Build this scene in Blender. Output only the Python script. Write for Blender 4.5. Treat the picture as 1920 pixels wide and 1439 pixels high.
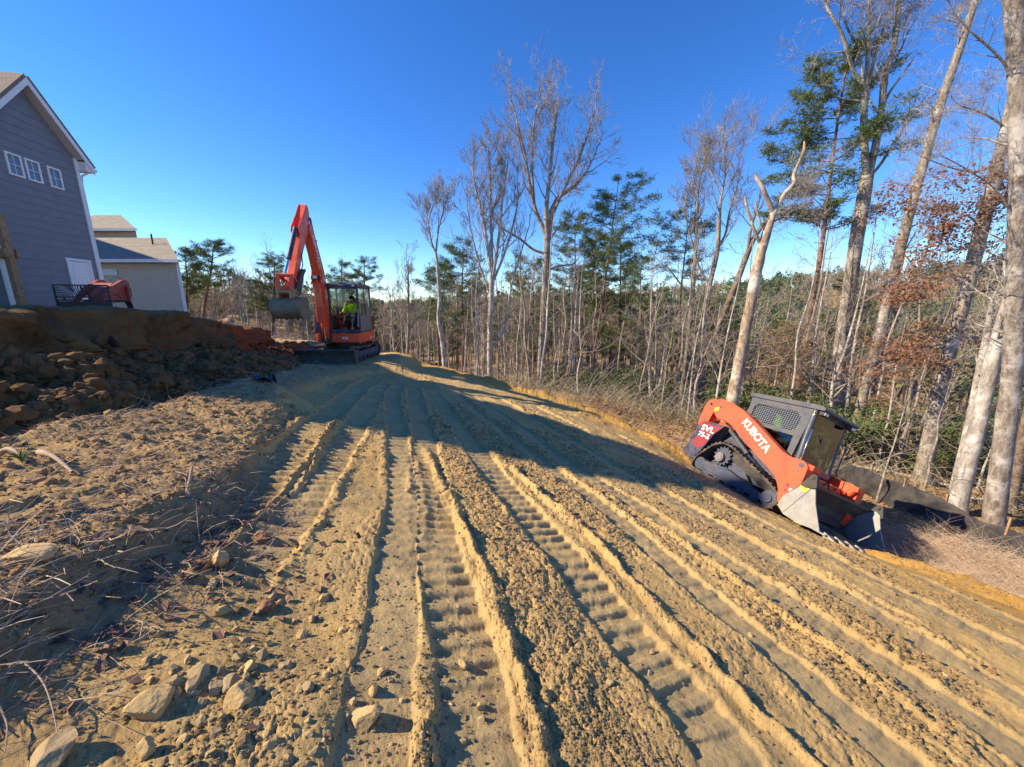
import bpy, math, random
import numpy as np
from mathutils import Vector, Matrix, Euler
for o in list(bpy.data.objects): bpy.data.objects.remove(o)
SC=bpy.context.scene; COL=SC.collection
R=math.radians
# ---------------- camera (at the origin, ground about 1.65 m below) ----------------
cam=bpy.data.cameras.new('camera'); camo=bpy.data.objects.new('camera',cam); COL.objects.link(camo)
cam.sensor_width=36; cam.lens=36*693/1920; cam.clip_start=.05; cam.clip_end=5000
camo.location=(0,0,0); camo.rotation_euler=(R(90-11.8),0,0); SC.camera=camo
SC.render.resolution_x=1024; SC.render.resolution_y=767
# ---------------- sky and sun ----------------
SUN_AZ=R(-94); SUN_EL=R(36)
W=bpy.data.worlds.new('World'); SC.world=W; W.use_nodes=True
nt=W.node_tree; bg=nt.nodes['Background']
sky=nt.nodes.new('ShaderNodeTexSky'); sky.sky_type='NISHITA'; sky.sun_disc=False
sky.sun_elevation=SUN_EL; sky.sun_rotation=SUN_AZ; sky.ozone_density=4.0; sky.air_density=1.0; sky.dust_density=0.0; sky.altitude=1200
hs=nt.nodes.new('ShaderNodeHueSaturation'); hs.inputs['Saturation'].default_value=1.24; hs.inputs['Hue'].default_value=.508; gm=nt.nodes.new('ShaderNodeGamma'); gm.inputs[1].default_value=1.1
nt.links.new(sky.outputs[0],hs.inputs['Color']); nt.links.new(hs.outputs[0],gm.inputs[0]); nt.links.new(gm.outputs[0],bg.inputs[0]); bg.inputs[1].default_value=.122
sl=bpy.data.lights.new('sun','SUN'); sl.energy=5.0; sl.angle=R(.53); sl.color=(1,.83,.60)
so=bpy.data.objects.new('sun',sl); COL.objects.link(so)
sd=Vector((math.sin(SUN_AZ)*math.cos(SUN_EL),math.cos(SUN_AZ)*math.cos(SUN_EL),math.sin(SUN_EL)))
so.rotation_euler=sd.to_track_quat('Z','Y').to_euler(); so.location=sd*60
SC.view_settings.view_transform='Standard'; SC.view_settings.look='None'; SC.view_settings.exposure=.85; SC.view_settings.gamma=1
try:
    SC.cycles.max_bounces=6; SC.cycles.transparent_max_bounces=12; SC.cycles.use_denoising=True
except Exception: pass
# ---------------- numpy noise ----------------
def _h(ix,iy,iz,seed):
    n=(ix.astype(np.int64)*374761393+iy.astype(np.int64)*668265263+iz.astype(np.int64)*2147483647+seed*974634777)&0xffffffff
    n=((n^(n>>13))*1274126177)&0xffffffff; n=(n^(n>>16))
    return (n&0xffffff)/16777216.0
def vn(x,y,z=None,seed=0):
    "smooth value noise in -1..1"
    x=np.asarray(x,float); y=np.asarray(y,float)
    ix=np.floor(x);iy=np.floor(y);fx_=x-ix;fy=y-iy;u=fx_*fx_*fx_*(fx_*(fx_*6-15)+10);v=fy*fy*fy*(fy*(fy*6-15)+10)
    if z is None:
        zz=np.zeros_like(ix)
        a=_h(ix,iy,zz,seed);b=_h(ix+1,iy,zz,seed);c_=_h(ix,iy+1,zz,seed);d=_h(ix+1,iy+1,zz,seed)
        return ((a*(1-u)+b*u)*(1-v)+(c_*(1-u)+d*u)*v)*2-1
    iz=np.floor(z);fz=z-iz;w=fz*fz*(3-2*fz);o=0
    for k,wk in ((0,1-w),(1,w)):
        a=_h(ix,iy,iz+k,seed);b=_h(ix+1,iy,iz+k,seed);c_=_h(ix,iy+1,iz+k,seed);d=_h(ix+1,iy+1,iz+k,seed)
        o=o+wk*((a*(1-u)+b*u)*(1-v)+(c_*(1-u)+d*u)*v)
    return o*2-1
def fbm(x,y,z=None,o=4,seed=0,g=.5):
    s=0;a=1
    for i in range(o):
        f=2.03**i; s=s+a*vn(x*f+i*7.3,y*f-i*3.1,None if z is None else z*f+i*1.7,seed+i); a*=g
    return s
def lumps(x,y,seed=0,z=None):
    "cellular bumps: rounded clods, 0..1"
    ix=np.floor(x);iy=np.floor(y);best=np.full(np.shape(x),9.)
    if z is None:
        zz=np.zeros_like(ix)
        for i in (-1,0,1):
            for j in (-1,0,1):
                cx=ix+i;cy=iy+j
                px=cx+_h(cx,cy,zz,seed);py=cy+_h(cx,cy,zz,seed+11);rr=.45+.75*_h(cx,cy,zz,seed+23)
                best=np.minimum(best,((x-px)**2+(y-py)**2)/rr**2)
    else:
        iz=np.floor(z)
        for i in (-1,0,1):
            for j in (-1,0,1):
                for k in (-1,0,1):
                    cx=ix+i;cy=iy+j;cz=iz+k
                    px=cx+_h(cx,cy,cz,seed);py=cy+_h(cx,cy,cz,seed+11);pz=cz+_h(cx,cy,cz,seed+17);rr=.45+.75*_h(cx,cy,cz,seed+23)
                    best=np.minimum(best,((x-px)**2+(y-py)**2+(z-pz)**2)/rr**2)
    return np.sqrt(np.clip(1-best,0,1))
def blocks(x,y,z,seed=0,tilt=.8):
    "angular chunks: each cell is a tilted facet, 0..1"
    ix=np.floor(x);iy=np.floor(y);iz=np.floor(z);best=np.full(np.shape(x),9.);val=np.zeros(np.shape(x))
    for i in (-1,0,1):
        for j in (-1,0,1):
            for k in (-1,0,1):
                cx=ix+i;cy=iy+j;cz=iz+k; px=cx+_h(cx,cy,cz,seed);py=cy+_h(cx,cy,cz,seed+11);pz=cz+_h(cx,cy,cz,seed+17); d=(x-px)**2+(y-py)**2+(z-pz)**2
                v=_h(cx,cy,cz,seed+29)*.6+tilt*((x-px)*(_h(cx,cy,cz,seed+31)-.5)+(y-py)*(_h(cx,cy,cz,seed+37)-.5)+(z-pz)*(_h(cx,cy,cz,seed+41)-.5))
                m=d<best; val=np.where(m,v,val); best=np.where(m,d,best)
    return np.clip(.2+val,0,1.2)*np.clip(1.25-best,0,1)
# ---------------- materials ----------------
MATS={}
def lin(c):
    return tuple(v/12.92 if v<=.04045 else ((v+.055)/1.055)**2.4 for v in c)
def mat(name,col,rough=.7,metal=0.,var=.0,scale=6.,bump=0.,bscale=30.,dust=None,dustamt=0.,coat=0.,spec=.5,col2=None,emis=None,trans=0.,attr=None):
    if name in MATS: return MATS[name]
    m=bpy.data.materials.new(name); m.use_nodes=True; n=m.node_tree; b=n.nodes['Principled BSDF']; L=n.links
    b.inputs['Roughness'].default_value=rough; b.inputs['Metallic'].default_value=metal
    b.inputs['Coat Weight'].default_value=coat; b.inputs['Specular IOR Level'].default_value=spec
    b.inputs['Transmission Weight'].default_value=trans
    tc=n.nodes.new('ShaderNodeTexCoord'); out=None
    rgb=n.nodes.new('ShaderNodeRGB'); rgb.outputs[0].default_value=(*col,1); out=rgb.outputs[0]
    if var or col2:
        nz=n.nodes.new('ShaderNodeTexNoise'); nz.inputs['Scale'].default_value=scale; nz.inputs['Detail'].default_value=5; nz.inputs['Roughness'].default_value=.65
        L.new(tc.outputs['Object'],nz.inputs['Vector'])
        cr=n.nodes.new('ShaderNodeMapRange'); cr.inputs[1].default_value=.32; cr.inputs[2].default_value=.68; L.new(nz.outputs[0],cr.inputs[0])
        mx=n.nodes.new('ShaderNodeMix'); mx.data_type='RGBA'; L.new(cr.outputs[0],mx.inputs[0])
        c2=col2 if col2 else tuple(v*(1-var) for v in col)
        c1=col if col2 else tuple(min(1,v*(1+var)) for v in col)
        mx.inputs[6].default_value=(*c1,1); mx.inputs[7].default_value=(*c2,1); out=mx.outputs[2]
    if dust:
        nz=n.nodes.new('ShaderNodeTexNoise'); nz.inputs['Scale'].default_value=scale*.7+1; nz.inputs['Detail'].default_value=7; nz.inputs['Roughness'].default_value=.7
        L.new(tc.outputs['Object'],nz.inputs['Vector'])
        cr=n.nodes.new('ShaderNodeMapRange'); cr.inputs[1].default_value=.4; cr.inputs[2].default_value=.72; cr.inputs[4].default_value=dustamt; L.new(nz.outputs[0],cr.inputs[0])
        mx=n.nodes.new('ShaderNodeMix'); mx.data_type='RGBA'; L.new(cr.outputs[0],mx.inputs[0]); L.new(out,mx.inputs[6]); mx.inputs[7].default_value=(*dust,1); out=mx.outputs[2]
        rr=n.nodes.new('ShaderNodeMapRange'); rr.inputs[3].default_value=rough; rr.inputs[4].default_value=.9; rr.inputs[2].default_value=max(dustamt,.01); L.new(cr.outputs[0],rr.inputs[0]); L.new(rr.outputs[0],b.inputs['Roughness'])
    L.new(out,b.inputs['Base Color'])
    if bump:
        nz=n.nodes.new('ShaderNodeTexNoise'); nz.inputs['Scale'].default_value=bscale; nz.inputs['Detail'].default_value=6; L.new(tc.outputs['Object'],nz.inputs['Vector'])
        bp=n.nodes.new('ShaderNodeBump'); bp.inputs['Strength'].default_value=1; bp.inputs['Distance'].default_value=bump; L.new(nz.outputs[0],bp.inputs['Height']); L.new(bp.outputs[0],b.inputs['Normal'])
    if emis: b.inputs['Emission Color'].default_value=(*emis,1); b.inputs['Emission Strength'].default_value=1
    MATS[name]=m; return m
# ---------------- object helpers ----------------
def link(o,parent=None):
    COL.objects.link(o)
    if parent is not None: o.parent=parent
    return o
def tag(o,label=None,cat=None,group=None,kind=None):
    if label: o['label']=label
    if cat: o['category']=cat
    if group: o['group']=group
    if kind: o['kind']=kind
    return o
def empty(name,loc=(0,0,0),rot=(0,0,0),label=None,cat=None,group=None,mtx=None):
    o=bpy.data.objects.new(name,None); o.empty_display_size=.2; COL.objects.link(o)
    if mtx is not None: o.matrix_world=mtx
    else: o.location=loc; o.rotation_euler=rot
    return tag(o,label,cat,group)
def mesh_np(name,V,F,mats,parent=None,smooth=True,mi=None,attr=None,link_it=True):
    "V (N,3); F (M,k) int array"
    V=np.ascontiguousarray(V,np.float32); F=np.ascontiguousarray(F,np.int32); k=F.shape[1]
    me=bpy.data.meshes.new(name); me.vertices.add(len(V)); me.vertices.foreach_set('co',V.ravel())
    me.loops.add(F.size); me.loops.foreach_set('vertex_index',F.ravel())
    me.polygons.add(len(F)); me.polygons.foreach_set('loop_start',np.arange(0,F.size,k,dtype=np.int32))
    if mi is not None: me.polygons.foreach_set('material_index',np.ascontiguousarray(mi,np.int32))
    me.update(calc_edges=True)
    me.polygons.foreach_set('use_smooth',np.full(len(F),smooth))
    for m in (mats if isinstance(mats,(list,tuple)) else [mats]): me.materials.append(m)
    if attr is not None:
        a=me.color_attributes.new('zone','FLOAT_COLOR','POINT'); a.data.foreach_set('color',np.ascontiguousarray(attr,np.float32).ravel())
    if not link_it: return me
    o=bpy.data.objects.new(name,me); return link(o,parent)
class MB:
    "collects simple solids into one mesh"
    def __init__(s): s.v=[];s.f=[];s.m=[];s.sm=[];s.X=Matrix.Identity(4);s.mi=0
    def add(s,vs,fs,smooth=False):
        b=len(s.v); s.v+=[tuple(s.X@Vector(v)) for v in vs]; s.f+=[[i+b for i in f] for f in fs]; s.m+=[s.mi]*len(fs); s.sm+=[smooth]*len(fs); return s
    def box(s,c,d,rot=None):
        x,y,z=[q/2 for q in d]; M=Matrix.Translation(Vector(c))
        if rot is not None: M=M@Euler(rot).to_matrix().to_4x4()
        vs=[M@Vector(p) for p in ((-x,-y,-z),(x,-y,-z),(x,y,-z),(-x,y,-z),(-x,-y,z),(x,-y,z),(x,y,z),(-x,y,z))]
        return s.add(vs,[(0,3,2,1),(4,5,6,7),(0,1,5,4),(1,2,6,5),(2,3,7,6),(3,0,4,7)])
    def bar(s,a,b,w,h,up=(0,0,1)):
        "rectangular bar from a to b, w across, h along up"
        a=Vector(a);b=Vector(b);d=(b-a).normalized();u=Vector(up);r=d.cross(u)
        if r.length<1e-4: r=d.cross(Vector((1,0,0)))
        r.normalize();u=r.cross(d)
        vs=[]
        for p in (a,b):
            for i,j in ((-1,-1),(1,-1),(1,1),(-1,1)): vs.append(p+r*(i*w/2)+u*(j*h/2))
        return s.add(vs,[(0,1,2,3)[::-1],(4,5,6,7)]+[((k+1)%4,k,k+4,(k+1)%4+4)[::-1] for k in range(4)][:4])
    def tube(s,pts,r,n=10,cap=True,smooth=True):
        pts=[Vector(p) for p in pts]; rs=r if isinstance(r,(list,tuple)) else [r]*len(pts)
        vs=[];u=None
        for i,p in enumerate(pts):
            t=(pts[min(i+1,len(pts)-1)]-pts[max(i-1,0)]); t.normalize()
            if u is None:
                u=t.cross(Vector((0,0,1)));
                if u.length<.1: u=t.cross(Vector((1,0,0)))
            u=(u-t*u.dot(t)).normalized();w=t.cross(u)
            for k in range(n):
                a=2*math.pi*k/n; vs.append(p+(u*math.cos(a)+w*math.sin(a))*rs[i])
        fs=[(i*n+k,i*n+(k+1)%n,(i+1)*n+(k+1)%n,(i+1)*n+k) for i in range(len(pts)-1) for k in range(n)]
        s.add(vs,fs,smooth)
        if cap: s.add(vs[:n],[tuple(range(n))[::-1]]); s.add(vs[-n:],[tuple(range(n))])
        return s
    def prism(s,poly,y0,y1,axis='y',smooth=False,taper=None):
        "poly in the plane across axis; y: (x,z), x: (y,z), z: (x,y)"
        def P(p,t):
            if axis=='y': return (p[0],t,p[1])
            if axis=='x': return (t,p[0],p[1])
            return (p[0],p[1],t)
        n=len(poly); q=taper if taper else poly
        vs=[P(p,y0) for p in poly]+[P(p,y1) for p in q]
        s.add(vs,[tuple(range(n)),tuple(range(n,2*n))[::-1]])
        return s.add(vs,[(k,k+n,(k+1)%n+n,(k+1)%n) for k in range(n)],smooth)
    def build(s,name,mats,parent=None,bevel=0,seg=2,loc=None):
        me=bpy.data.meshes.new(name); me.from_pydata([tuple(v) for v in s.v],[],s.f); me.update()
        for m in (mats if isinstance(mats,(list,tuple)) else [mats]): me.materials.append(m)
        me.polygons.foreach_set('material_index',s.m); me.polygons.foreach_set('use_smooth',s.sm)
        import bmesh
        bm=bmesh.new(); bm.from_mesh(me); bmesh.ops.recalc_face_normals(bm,faces=bm.faces); bm.to_mesh(me); bm.free()
        o=bpy.data.objects.new(name,me); link(o,parent)
        if bevel:
            b=o.modifiers.new('bevel','BEVEL'); b.width=bevel; b.segments=seg; b.limit_method='ANGLE'; b.angle_limit=R(35); b.harden_normals=False
        return o
def copytree(o,parent=None,loc=None):
    c_=o.copy(); COL.objects.link(c_)
    if parent is not None: c_.parent=parent
    for ch in KIDS.get(o.name,()): copytree(ch,c_)
    return c_
KIDS={}
def text_mesh(name,body,size,ext,m,parent,M,bold=0.,cond=1.):
    cu=bpy.data.curves.new(name,'FONT'); cu.body=body; cu.size=size; cu.extrude=ext; cu.offset=bold; cu.align_x='CENTER'; cu.align_y='CENTER'
    t=bpy.data.objects.new(name+'_t',cu); me=bpy.data.meshes.new_from_object(t); bpy.data.objects.remove(t)
    me.name=name; me.materials.clear(); me.materials.append(m); me.transform(M@Matrix.Diagonal((cond,1,1,1)))
    return link(bpy.data.objects.new(name,me),parent)
def ss(a,b,x):
    t=np.clip((x-a)/(b-a),0,1); return t*t*(3-2*t)
def plin(x,xs,ys): return np.interp(x,xs,ys)
def fx(x):
    # cross fall of the graded road, smooth piecewise slope .15 / .25 / .40
    sp=lambda t,k:np.log1p(np.exp(np.clip(t*k,-30,30)))/k
    x=np.maximum(x,-8.5)
    return .15*x-.2+.10*sp(x+2,1.5)+.15*sp(x-3,1.2)
EDGE=[(8.6,-60),(7.6,-6),(7.2,2),(6.8,4.5),(6.5,6.5),(5.6,9.6),(3.4,12.3),(1.0,13.5),(-2,14.4),(-4.6,15.4),(-7.5,17.0),(-11,19),(-21,24),(-44,60),(-160,300)]
TOE=[(-5.5,-60),(-4.6,-3),(-4.1,0),(-4.0,2.7),(-4.35,4.7),(-5.1,8.6),(-6.6,11.3),(-7.6,13.5),(-8.6,16.5),(-12,18.6),(-22,23.8),(-45,60),(-161,300)]
def road(x,y):
    yy=np.clip(y,-6,16)
    k=1-.22*(1-ss(3,7,yy))*ss(1,6,x)
    return -1.65-.1*np.maximum(yy,0)-fx(x)*k
def edge_d(x,y):
    # >0 outside the road (to the right / beyond)
    E=np.array(EDGE);best=np.full(np.shape(x),1e9);sg=np.zeros(np.shape(x))
    for a,b in zip(E[:-1],E[1:]):
        ab=b-a;L=ab@ab;t=np.clip(((x-a[0])*ab[0]+(y-a[1])*ab[1])/L,0,1)
        dx=x-a[0]-t*ab[0];dy=y-a[1]-t*ab[1];d=np.hypot(dx,dy)
        c=ab[0]*(y-a[1])-ab[1]*(x-a[0])
        m=d<best;best=np.where(m,d,best);sg=np.where(m,np.where(c<0,1,-1),sg)
    return best*sg
def toe_d(x,y):
    T=np.array(TOE);xt=np.interp(y,T[:,1],T[:,0]);sl=np.interp(y,[-60,4,9,13,40],[0,.1,.45,.5,0])
    return (xt-x)/np.sqrt(1+sl*sl)
def far(x,y):
    r=np.hypot(x,y);az=np.degrees(np.arctan2(x,y))
    hr=np.interp(r,[0,10,14,20,30,40,60,90,150,300,450,1500],[-4.2,-4.6,-5.4,-5.9,-7.3,-9,-12,-13.5,-8,13,18,10])
    hc=np.interp(r,[0,14,20,30,60,100,200,400,1500],[-2.5,-3.2,-4.6,-6.5,-9,-9.5,-6,-1,-6])
    hl=np.interp(r,[0,12,20,60,150,400,1500],[-.3,-.5,-1,-2.5,-4,-4,-8])
    wr=ss(0,45,az)
    wl=1-ss(-42,-27,az)
    wl=np.where(az<-150,1-ss(-180,-150,-az-330+0),wl)
    back=ss(100,150,np.abs(az))
    h=hr*wr+hc*(1-wr); h=h*(1-wl)+hl*wl
    return h*(1-back)+(-1.5)*back
def topz(y): return np.interp(y,[0,6,8.5,10.5,12.3,14,15.3,16.6,18,30],[.0,-.03,-.28,-.48,-.62,-.8,-1.05,-1.7,-1.9,-2.0])
def G(x,y):
    """ground height without small detail (bank filled by its own mesh)"""
    x=np.asarray(x,float);y=np.asarray(y,float)
    z=road(x,y)
    # the loader's track bed and the excavator's pad
    dx=x-5.49;dy=y-7.67; w=1-ss(1.2,2.6,np.hypot(dx,dy*.75)); pz=-4.186-.12-.4502*dx-.149*dy
    z=z*(1-w)+pz*w
    w2=1-ss(1.6,2.8,np.hypot(x+5.85,(y-12.8)*.8)); z=z*(1-w2)+(-1.82)*w2
    d=edge_d(x,y);o=np.maximum(d,0)
    zo=z-.35*ss(0,.6,d)-.30*o
    h=far(x,y)
    zr=np.where(d>0,np.maximum(zo,h)*1.0,z)
    bl=ss(0,3,d); zr=np.where(d>0,zo*(1-bl)+zr*bl,z)
    t=toe_d(x,y)
    zt=topz(y)-.12*ss(1.8,3.5,t)-.25*ss(3,9,t)
    hl=np.where(np.hypot(x,y)>25,far(x,y)*ss(25,45,np.hypot(x,y))+zt*(1-ss(25,45,np.hypot(x,y))),zt)
    m=ss(1.5,1.8,t)
    return np.where((t>0),zr*(1-m)+hl*m,zr)
# ---------------- terrain ----------------
c_tan=(.40,.285,.145)
TRACKS=[ # plan polyline, width, cleat period, cleat depth, berm left, berm right
 ([(-3.6,9.5),(-3.08,6.79),(-2.4,3.98),(-2.05,2.66),(-1.96,2.0)],.40,.13,.045,.05,.05),
 ([(-3.2,9.2),(-2.57,6.38),(-1.98,4.05),(-1.75,3.03),(-1.59,2.25),(-1.5,1.7)],.36,.13,.04,.05,.05),
 ([(-2.9,9.6),(-2.5,7.47),(-1.5,4.64),(-.96,2.96),(-.72,1.98),(-.6,1.45),(-.5,.9)],.30,.14,.03,.035,.04),
 ([(-2.6,9.4),(-2.0,7.44),(-1.09,4.45),(-.62,2.71),(-.38,2.01),(-.22,1.52),(-.1,1.0),(0,.3)],.36,.12,.036,.035,.03),
 ([(-2.1,9.2),(-1.07,6.44),(-.1,3.9),(.40,2.81),(.72,2.0),(.95,1.5),(1.05,1.1),(1.2,.3)],.40,.13,.036,.03,.03),
 ([(-1.6,9.6),(-.09,6.17),(.93,4.24),(1.54,2.72),(1.85,1.93),(2.04,1.4),(2.3,.5)],.34,.15,.026,.018,.024),
 ([(-1.3,10.0),(.78,5.62),(1.79,3.84),(2.42,2.76),(2.8,2.11),(3.0,1.6),(3.3,.4)],.40,.15,.026,.016,.026),
 ([(-.6,10.4),(1.6,6.3),(2.75,4.0),(3.2,3.18),(3.6,2.32),(4.0,1)],.38,.15,.026,.016,.028),
 ([(.4,10.6),(3.0,6.4),(3.9,4.3),(4.5,3.0),(5.2,1.5)],.36,.16,.024,.014,.018),
 ([(2.5,9.6),(4.3,6.7),(4.9,5.2),(5.3,4.0),(5.9,2.0)],.36,.16,.024,.014,.018),
]
RIDGES=[([(-1.35,5.1),(-.82,3.8),(-.4,2.73),(-.16,2.14),(.01,1.57),(.13,1.13),(.2,.6)],.05,.047),([(-.35,5.2),(.25,4.0),(.62,3.34),(.86,2.76),(1.09,2.12),(1.28,1.61),(1.46,1.36),(1.7,.8)],.05,.052),([(2.4,5.3),(3.05,3.91),(3.52,3.29),(3.81,2.81),(3.96,2.32),(4.3,1.2)],.05,.03),([(1.2,4.6),(1.8,3.3),(2.25,2.4),(2.45,1.9),(2.6,1.2)],.045,.035),([(-2.75,5.9),(-2.3,4.4),(-1.95,3.4),(-1.8,2.7)],.035,.035)]
LED=[(-3.9,7.5),(-3.6,6.0),(-3.09,4.78),(-2.36,3.11),(-2.02,2.4),(-1.98,1.89),(-2.0,1.51),(-1.98,1.23),(-1.85,.95),(-1.5,-1),(-1.5,-6)]
def led_d(x,y):
    Lp=np.array(LED[::-1]); xl=np.interp(y,Lp[:,1],Lp[:,0]); return xl-x
def polyd(x,y,P):
    P=np.array(P,float)
    # densify smoothly
    t=np.linspace(0,len(P)-1,(len(P)-1)*4+1); i=np.minimum(t.astype(int),len(P)-2); f=t-i
    def cr(a,b,c_,d,f): return .5*((2*b)+(-a+c_)*f+(2*a-5*b+4*c_-d)*f*f+(-a+3*b-3*c_+d)*f**3)
    Q=np.array([cr(P[max(k-1,0)],P[k],P[k+1],P[min(k+2,len(P)-1)],g) for k,g in zip(i,f)])
    best=np.full(x.shape,1e9);sg=np.zeros(x.shape);arc=np.zeros(x.shape);acc=0
    for a,b in zip(Q[:-1],Q[1:]):
        ab=b-a;L=math.hypot(*ab);tt=np.clip(((x-a[0])*ab[0]+(y-a[1])*ab[1])/L/L,0,1)
        dx=x-a[0]-tt*ab[0];dy=y-a[1]-tt*ab[1];d=np.hypot(dx,dy);c_=ab[0]*(y-a[1])-ab[1]*(x-a[0])
        m=d<best;best=np.where(m,d,best);sg=np.where(m,np.where(c_>0,1.,-1.),sg);arc=np.where(m,acc+tt*L,arc);acc+=L
    return best*sg,arc,acc
def detail(x,y):
    "returns height, compact mask"
    rr=np.hypot(x,y)
    road_in=ss(.3,-.5,0*x)*0+1-ss(-.5,.2,edge_d(x,y)); ld=led_d(x,y); t=toe_d(x,y)
    inr=road_in*(1-ss(-.2,.1,t)); pad=1-ss(1.7,3.0,np.hypot(x+5.85,(y-12.4)*.8)); straw=ss(-.05,.25,ld)*inr*(1-pad)
    near=1-ss(5,9,rr)
    n1=fbm(x*1.3,y*1.3,o=3,seed=3); n2=fbm(x*5,y*5,o=3,seed=9)
    z=.02*n1+.008*n2
    rough=np.clip(.85+.7*vn(x*.9+3,y*.5,seed=31)+.5*vn(x*3,y*2,seed=33),.3,1.5)
    clod=.018*lumps(x*13,y*13,5)*ss(-.1,.5,vn(x*4,y*4,seed=41)+.1)+.013*lumps(x*27,y*27,6)+.009*lumps(x*60,y*60,7)
    q_,_s,_l=polyd(x,y,[(-.95,4.8),(-.32,3.5),(.02,2.6),(.22,2.0),(.42,1.3),(.6,.5)]); rough=np.maximum(rough,1.1*np.exp(-(q_/.24)**2)); q_,_s,_l=polyd(x,y,[(.3,4.8),(1.15,3.3),(1.5,2.3),(1.7,1.6),(1.9,.6)]); rough=np.maximum(rough,1.1*np.exp(-(q_/.16)**2))
    comp=np.zeros(x.shape); ctr=np.zeros(x.shape); add=np.zeros(x.shape); berm=np.zeros(x.shape)
    for P,w,per,dep,bl,br in TRACKS:
        u,s,Lt=polyd(x,y,P); wob=.02*vn(s*2.2,s*0+w*9,seed=51)+.012*vn(s*9,s*0+1,seed=52); uu=u+wob; au=np.abs(uu)/(w/2)
        ins=1-ss(.82,1.02,au); ends=ss(0,.6,s)*(1-ss(Lt-.1,Lt,s)); fade=.35+.65*ss(-.5,.35,vn(s*.8,s*0+dep*99,seed=53)+.25)
        k=2*math.pi/per; ph=s*k+uu*4+.5*vn(x*3,y*3,seed=54)
        cl=np.clip(np.sin(ph)*1.9,-1,1)
        mid=1-ss(.08,.2,au)    # the drive lug row down the middle
        prof=-.016+dep*.36*cl*(1-mid*.35)*(1+.5*vn(x*6,y*6,seed=59))
        for sgn,h in ((1,bl),(-1,br)):
            q=(uu*sgn-(w/2+.03)+.015*vn(s*7,s*0+sgn,seed=58))/.036
            b=np.exp(-q*q)*h*.62*np.clip(.62+.55*vn(s*3.1,s*0+sgn*3,seed=55)+.45*vn(s*13,uu*13,seed=56)+.3*vn(s*31,uu*31,seed=57),0,1.7)*(.35+.65*fade)*.62
            berm=np.maximum(berm,b*ends)
        m=ins*ends
        ctr=np.where(m>comp,prof*fade,ctr); comp=np.maximum(comp,m)
    clodm=rough*(1-.80*comp)*inr*(1-.55*straw)
    z=z+ctr*comp*inr+berm*inr*(1-straw*.7)*(1+.25*n2)+clod*clodm*1.1+.012*blocks(x*19,y*19,x*0,63)*clodm+ berm/.09*.012*lumps(x*30,y*30,8)*inr
    for P,w,h in RIDGES:
        u,s,Lt=polyd(x,y,P); u=u+.018*vn(s*1.8,s*0+w*70,seed=151)+.012*vn(s*8,s*0,seed=152); e_=ss(0,1.2,s)*(1-ss(Lt-.2,Lt,s)); q=u/(w*(.75+.35*vn(s*2.4,s*0+7,seed=153)))
        rg=np.exp(-np.abs(q)**2.4)*h*np.clip(.72+.45*vn(s*2.3,s*0+3,seed=154)+.35*vn(s*9,u*9,seed=155)+.3*blocks(x*16,y*16,x*0,156),.08,1.5); z=z+rg*e_*inr+np.where(q*q<2.5,1,0)*e_*inr*(.007*lumps(x*38,y*38,9)+.004*lumps(x*80,y*80,12)); berm=np.maximum(berm,rg*e_*.7); comp=comp*(1-np.clip(rg/h,0,1)*e_)
    z=z+comp*.0015*fbm(x*30,y*30,o=2,seed=60)
    # raised strip of old topsoil left of the graded surface
    z=z+inr*(1-pad)*(.11*ss(-.12,.12,ld+.06*vn(y*3,x*3,seed=61)+.03*vn(y*11,x*11,seed=62)))
    z=z+straw*(.04*blocks(x*5,y*5,x*0,67)+.03*lumps(x*4,y*4,66)*ss(0,.4,.2+vn(x*1.3,y*1.3,seed=67)-ss(2.2,3.4,y)*.5)+.022*lumps(x*10,y*10,68)+.012*lumps(x*27,y*27,69))
    # pit of loose stones lower left
    z=z-.07*np.exp(-(((x+1.15)/.4)**2+((y-1.55)/.35)**2))
    # mounds
    for mx,my,mr,mh in ((-3.35,5.4,.28,.20),(-1.25,1.3,.18,.05),(-.75,1.15,.16,.04)):
        z=z+mh*np.exp(-((x-mx)**2+(y-my)**2)/mr**2)
    # ragged lip of the fill along the slope edge
    ed=edge_d(x,y); lipm=ss(-6.5,-4.5,x); z=z+lipm*.09*np.exp(-((ed+.15)/.3)**2)*(1+.8*vn(x*2.5,y*2.5,seed=71))+ lipm*(np.exp(-((ed+.1)/.45)**2))*(.06*lumps(x*5,y*5,72)+.03*lumps(x*12,y*12,73))
    out=ss(0,.5,ed)
    z=z*(1-out)+out*(.12*fbm(x*.7,y*.7,o=4,seed=80))*(1+ss(20,80,rr)*4)
    pl=ss(1.3,1.8,t)*(rr<30); z=z*(1-pl)+pl*.03*n2
    fadef=1-ss(14,22,rr)*.0
    return z*fadef,comp*inr,straw,ed,t,berm,inr
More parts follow.
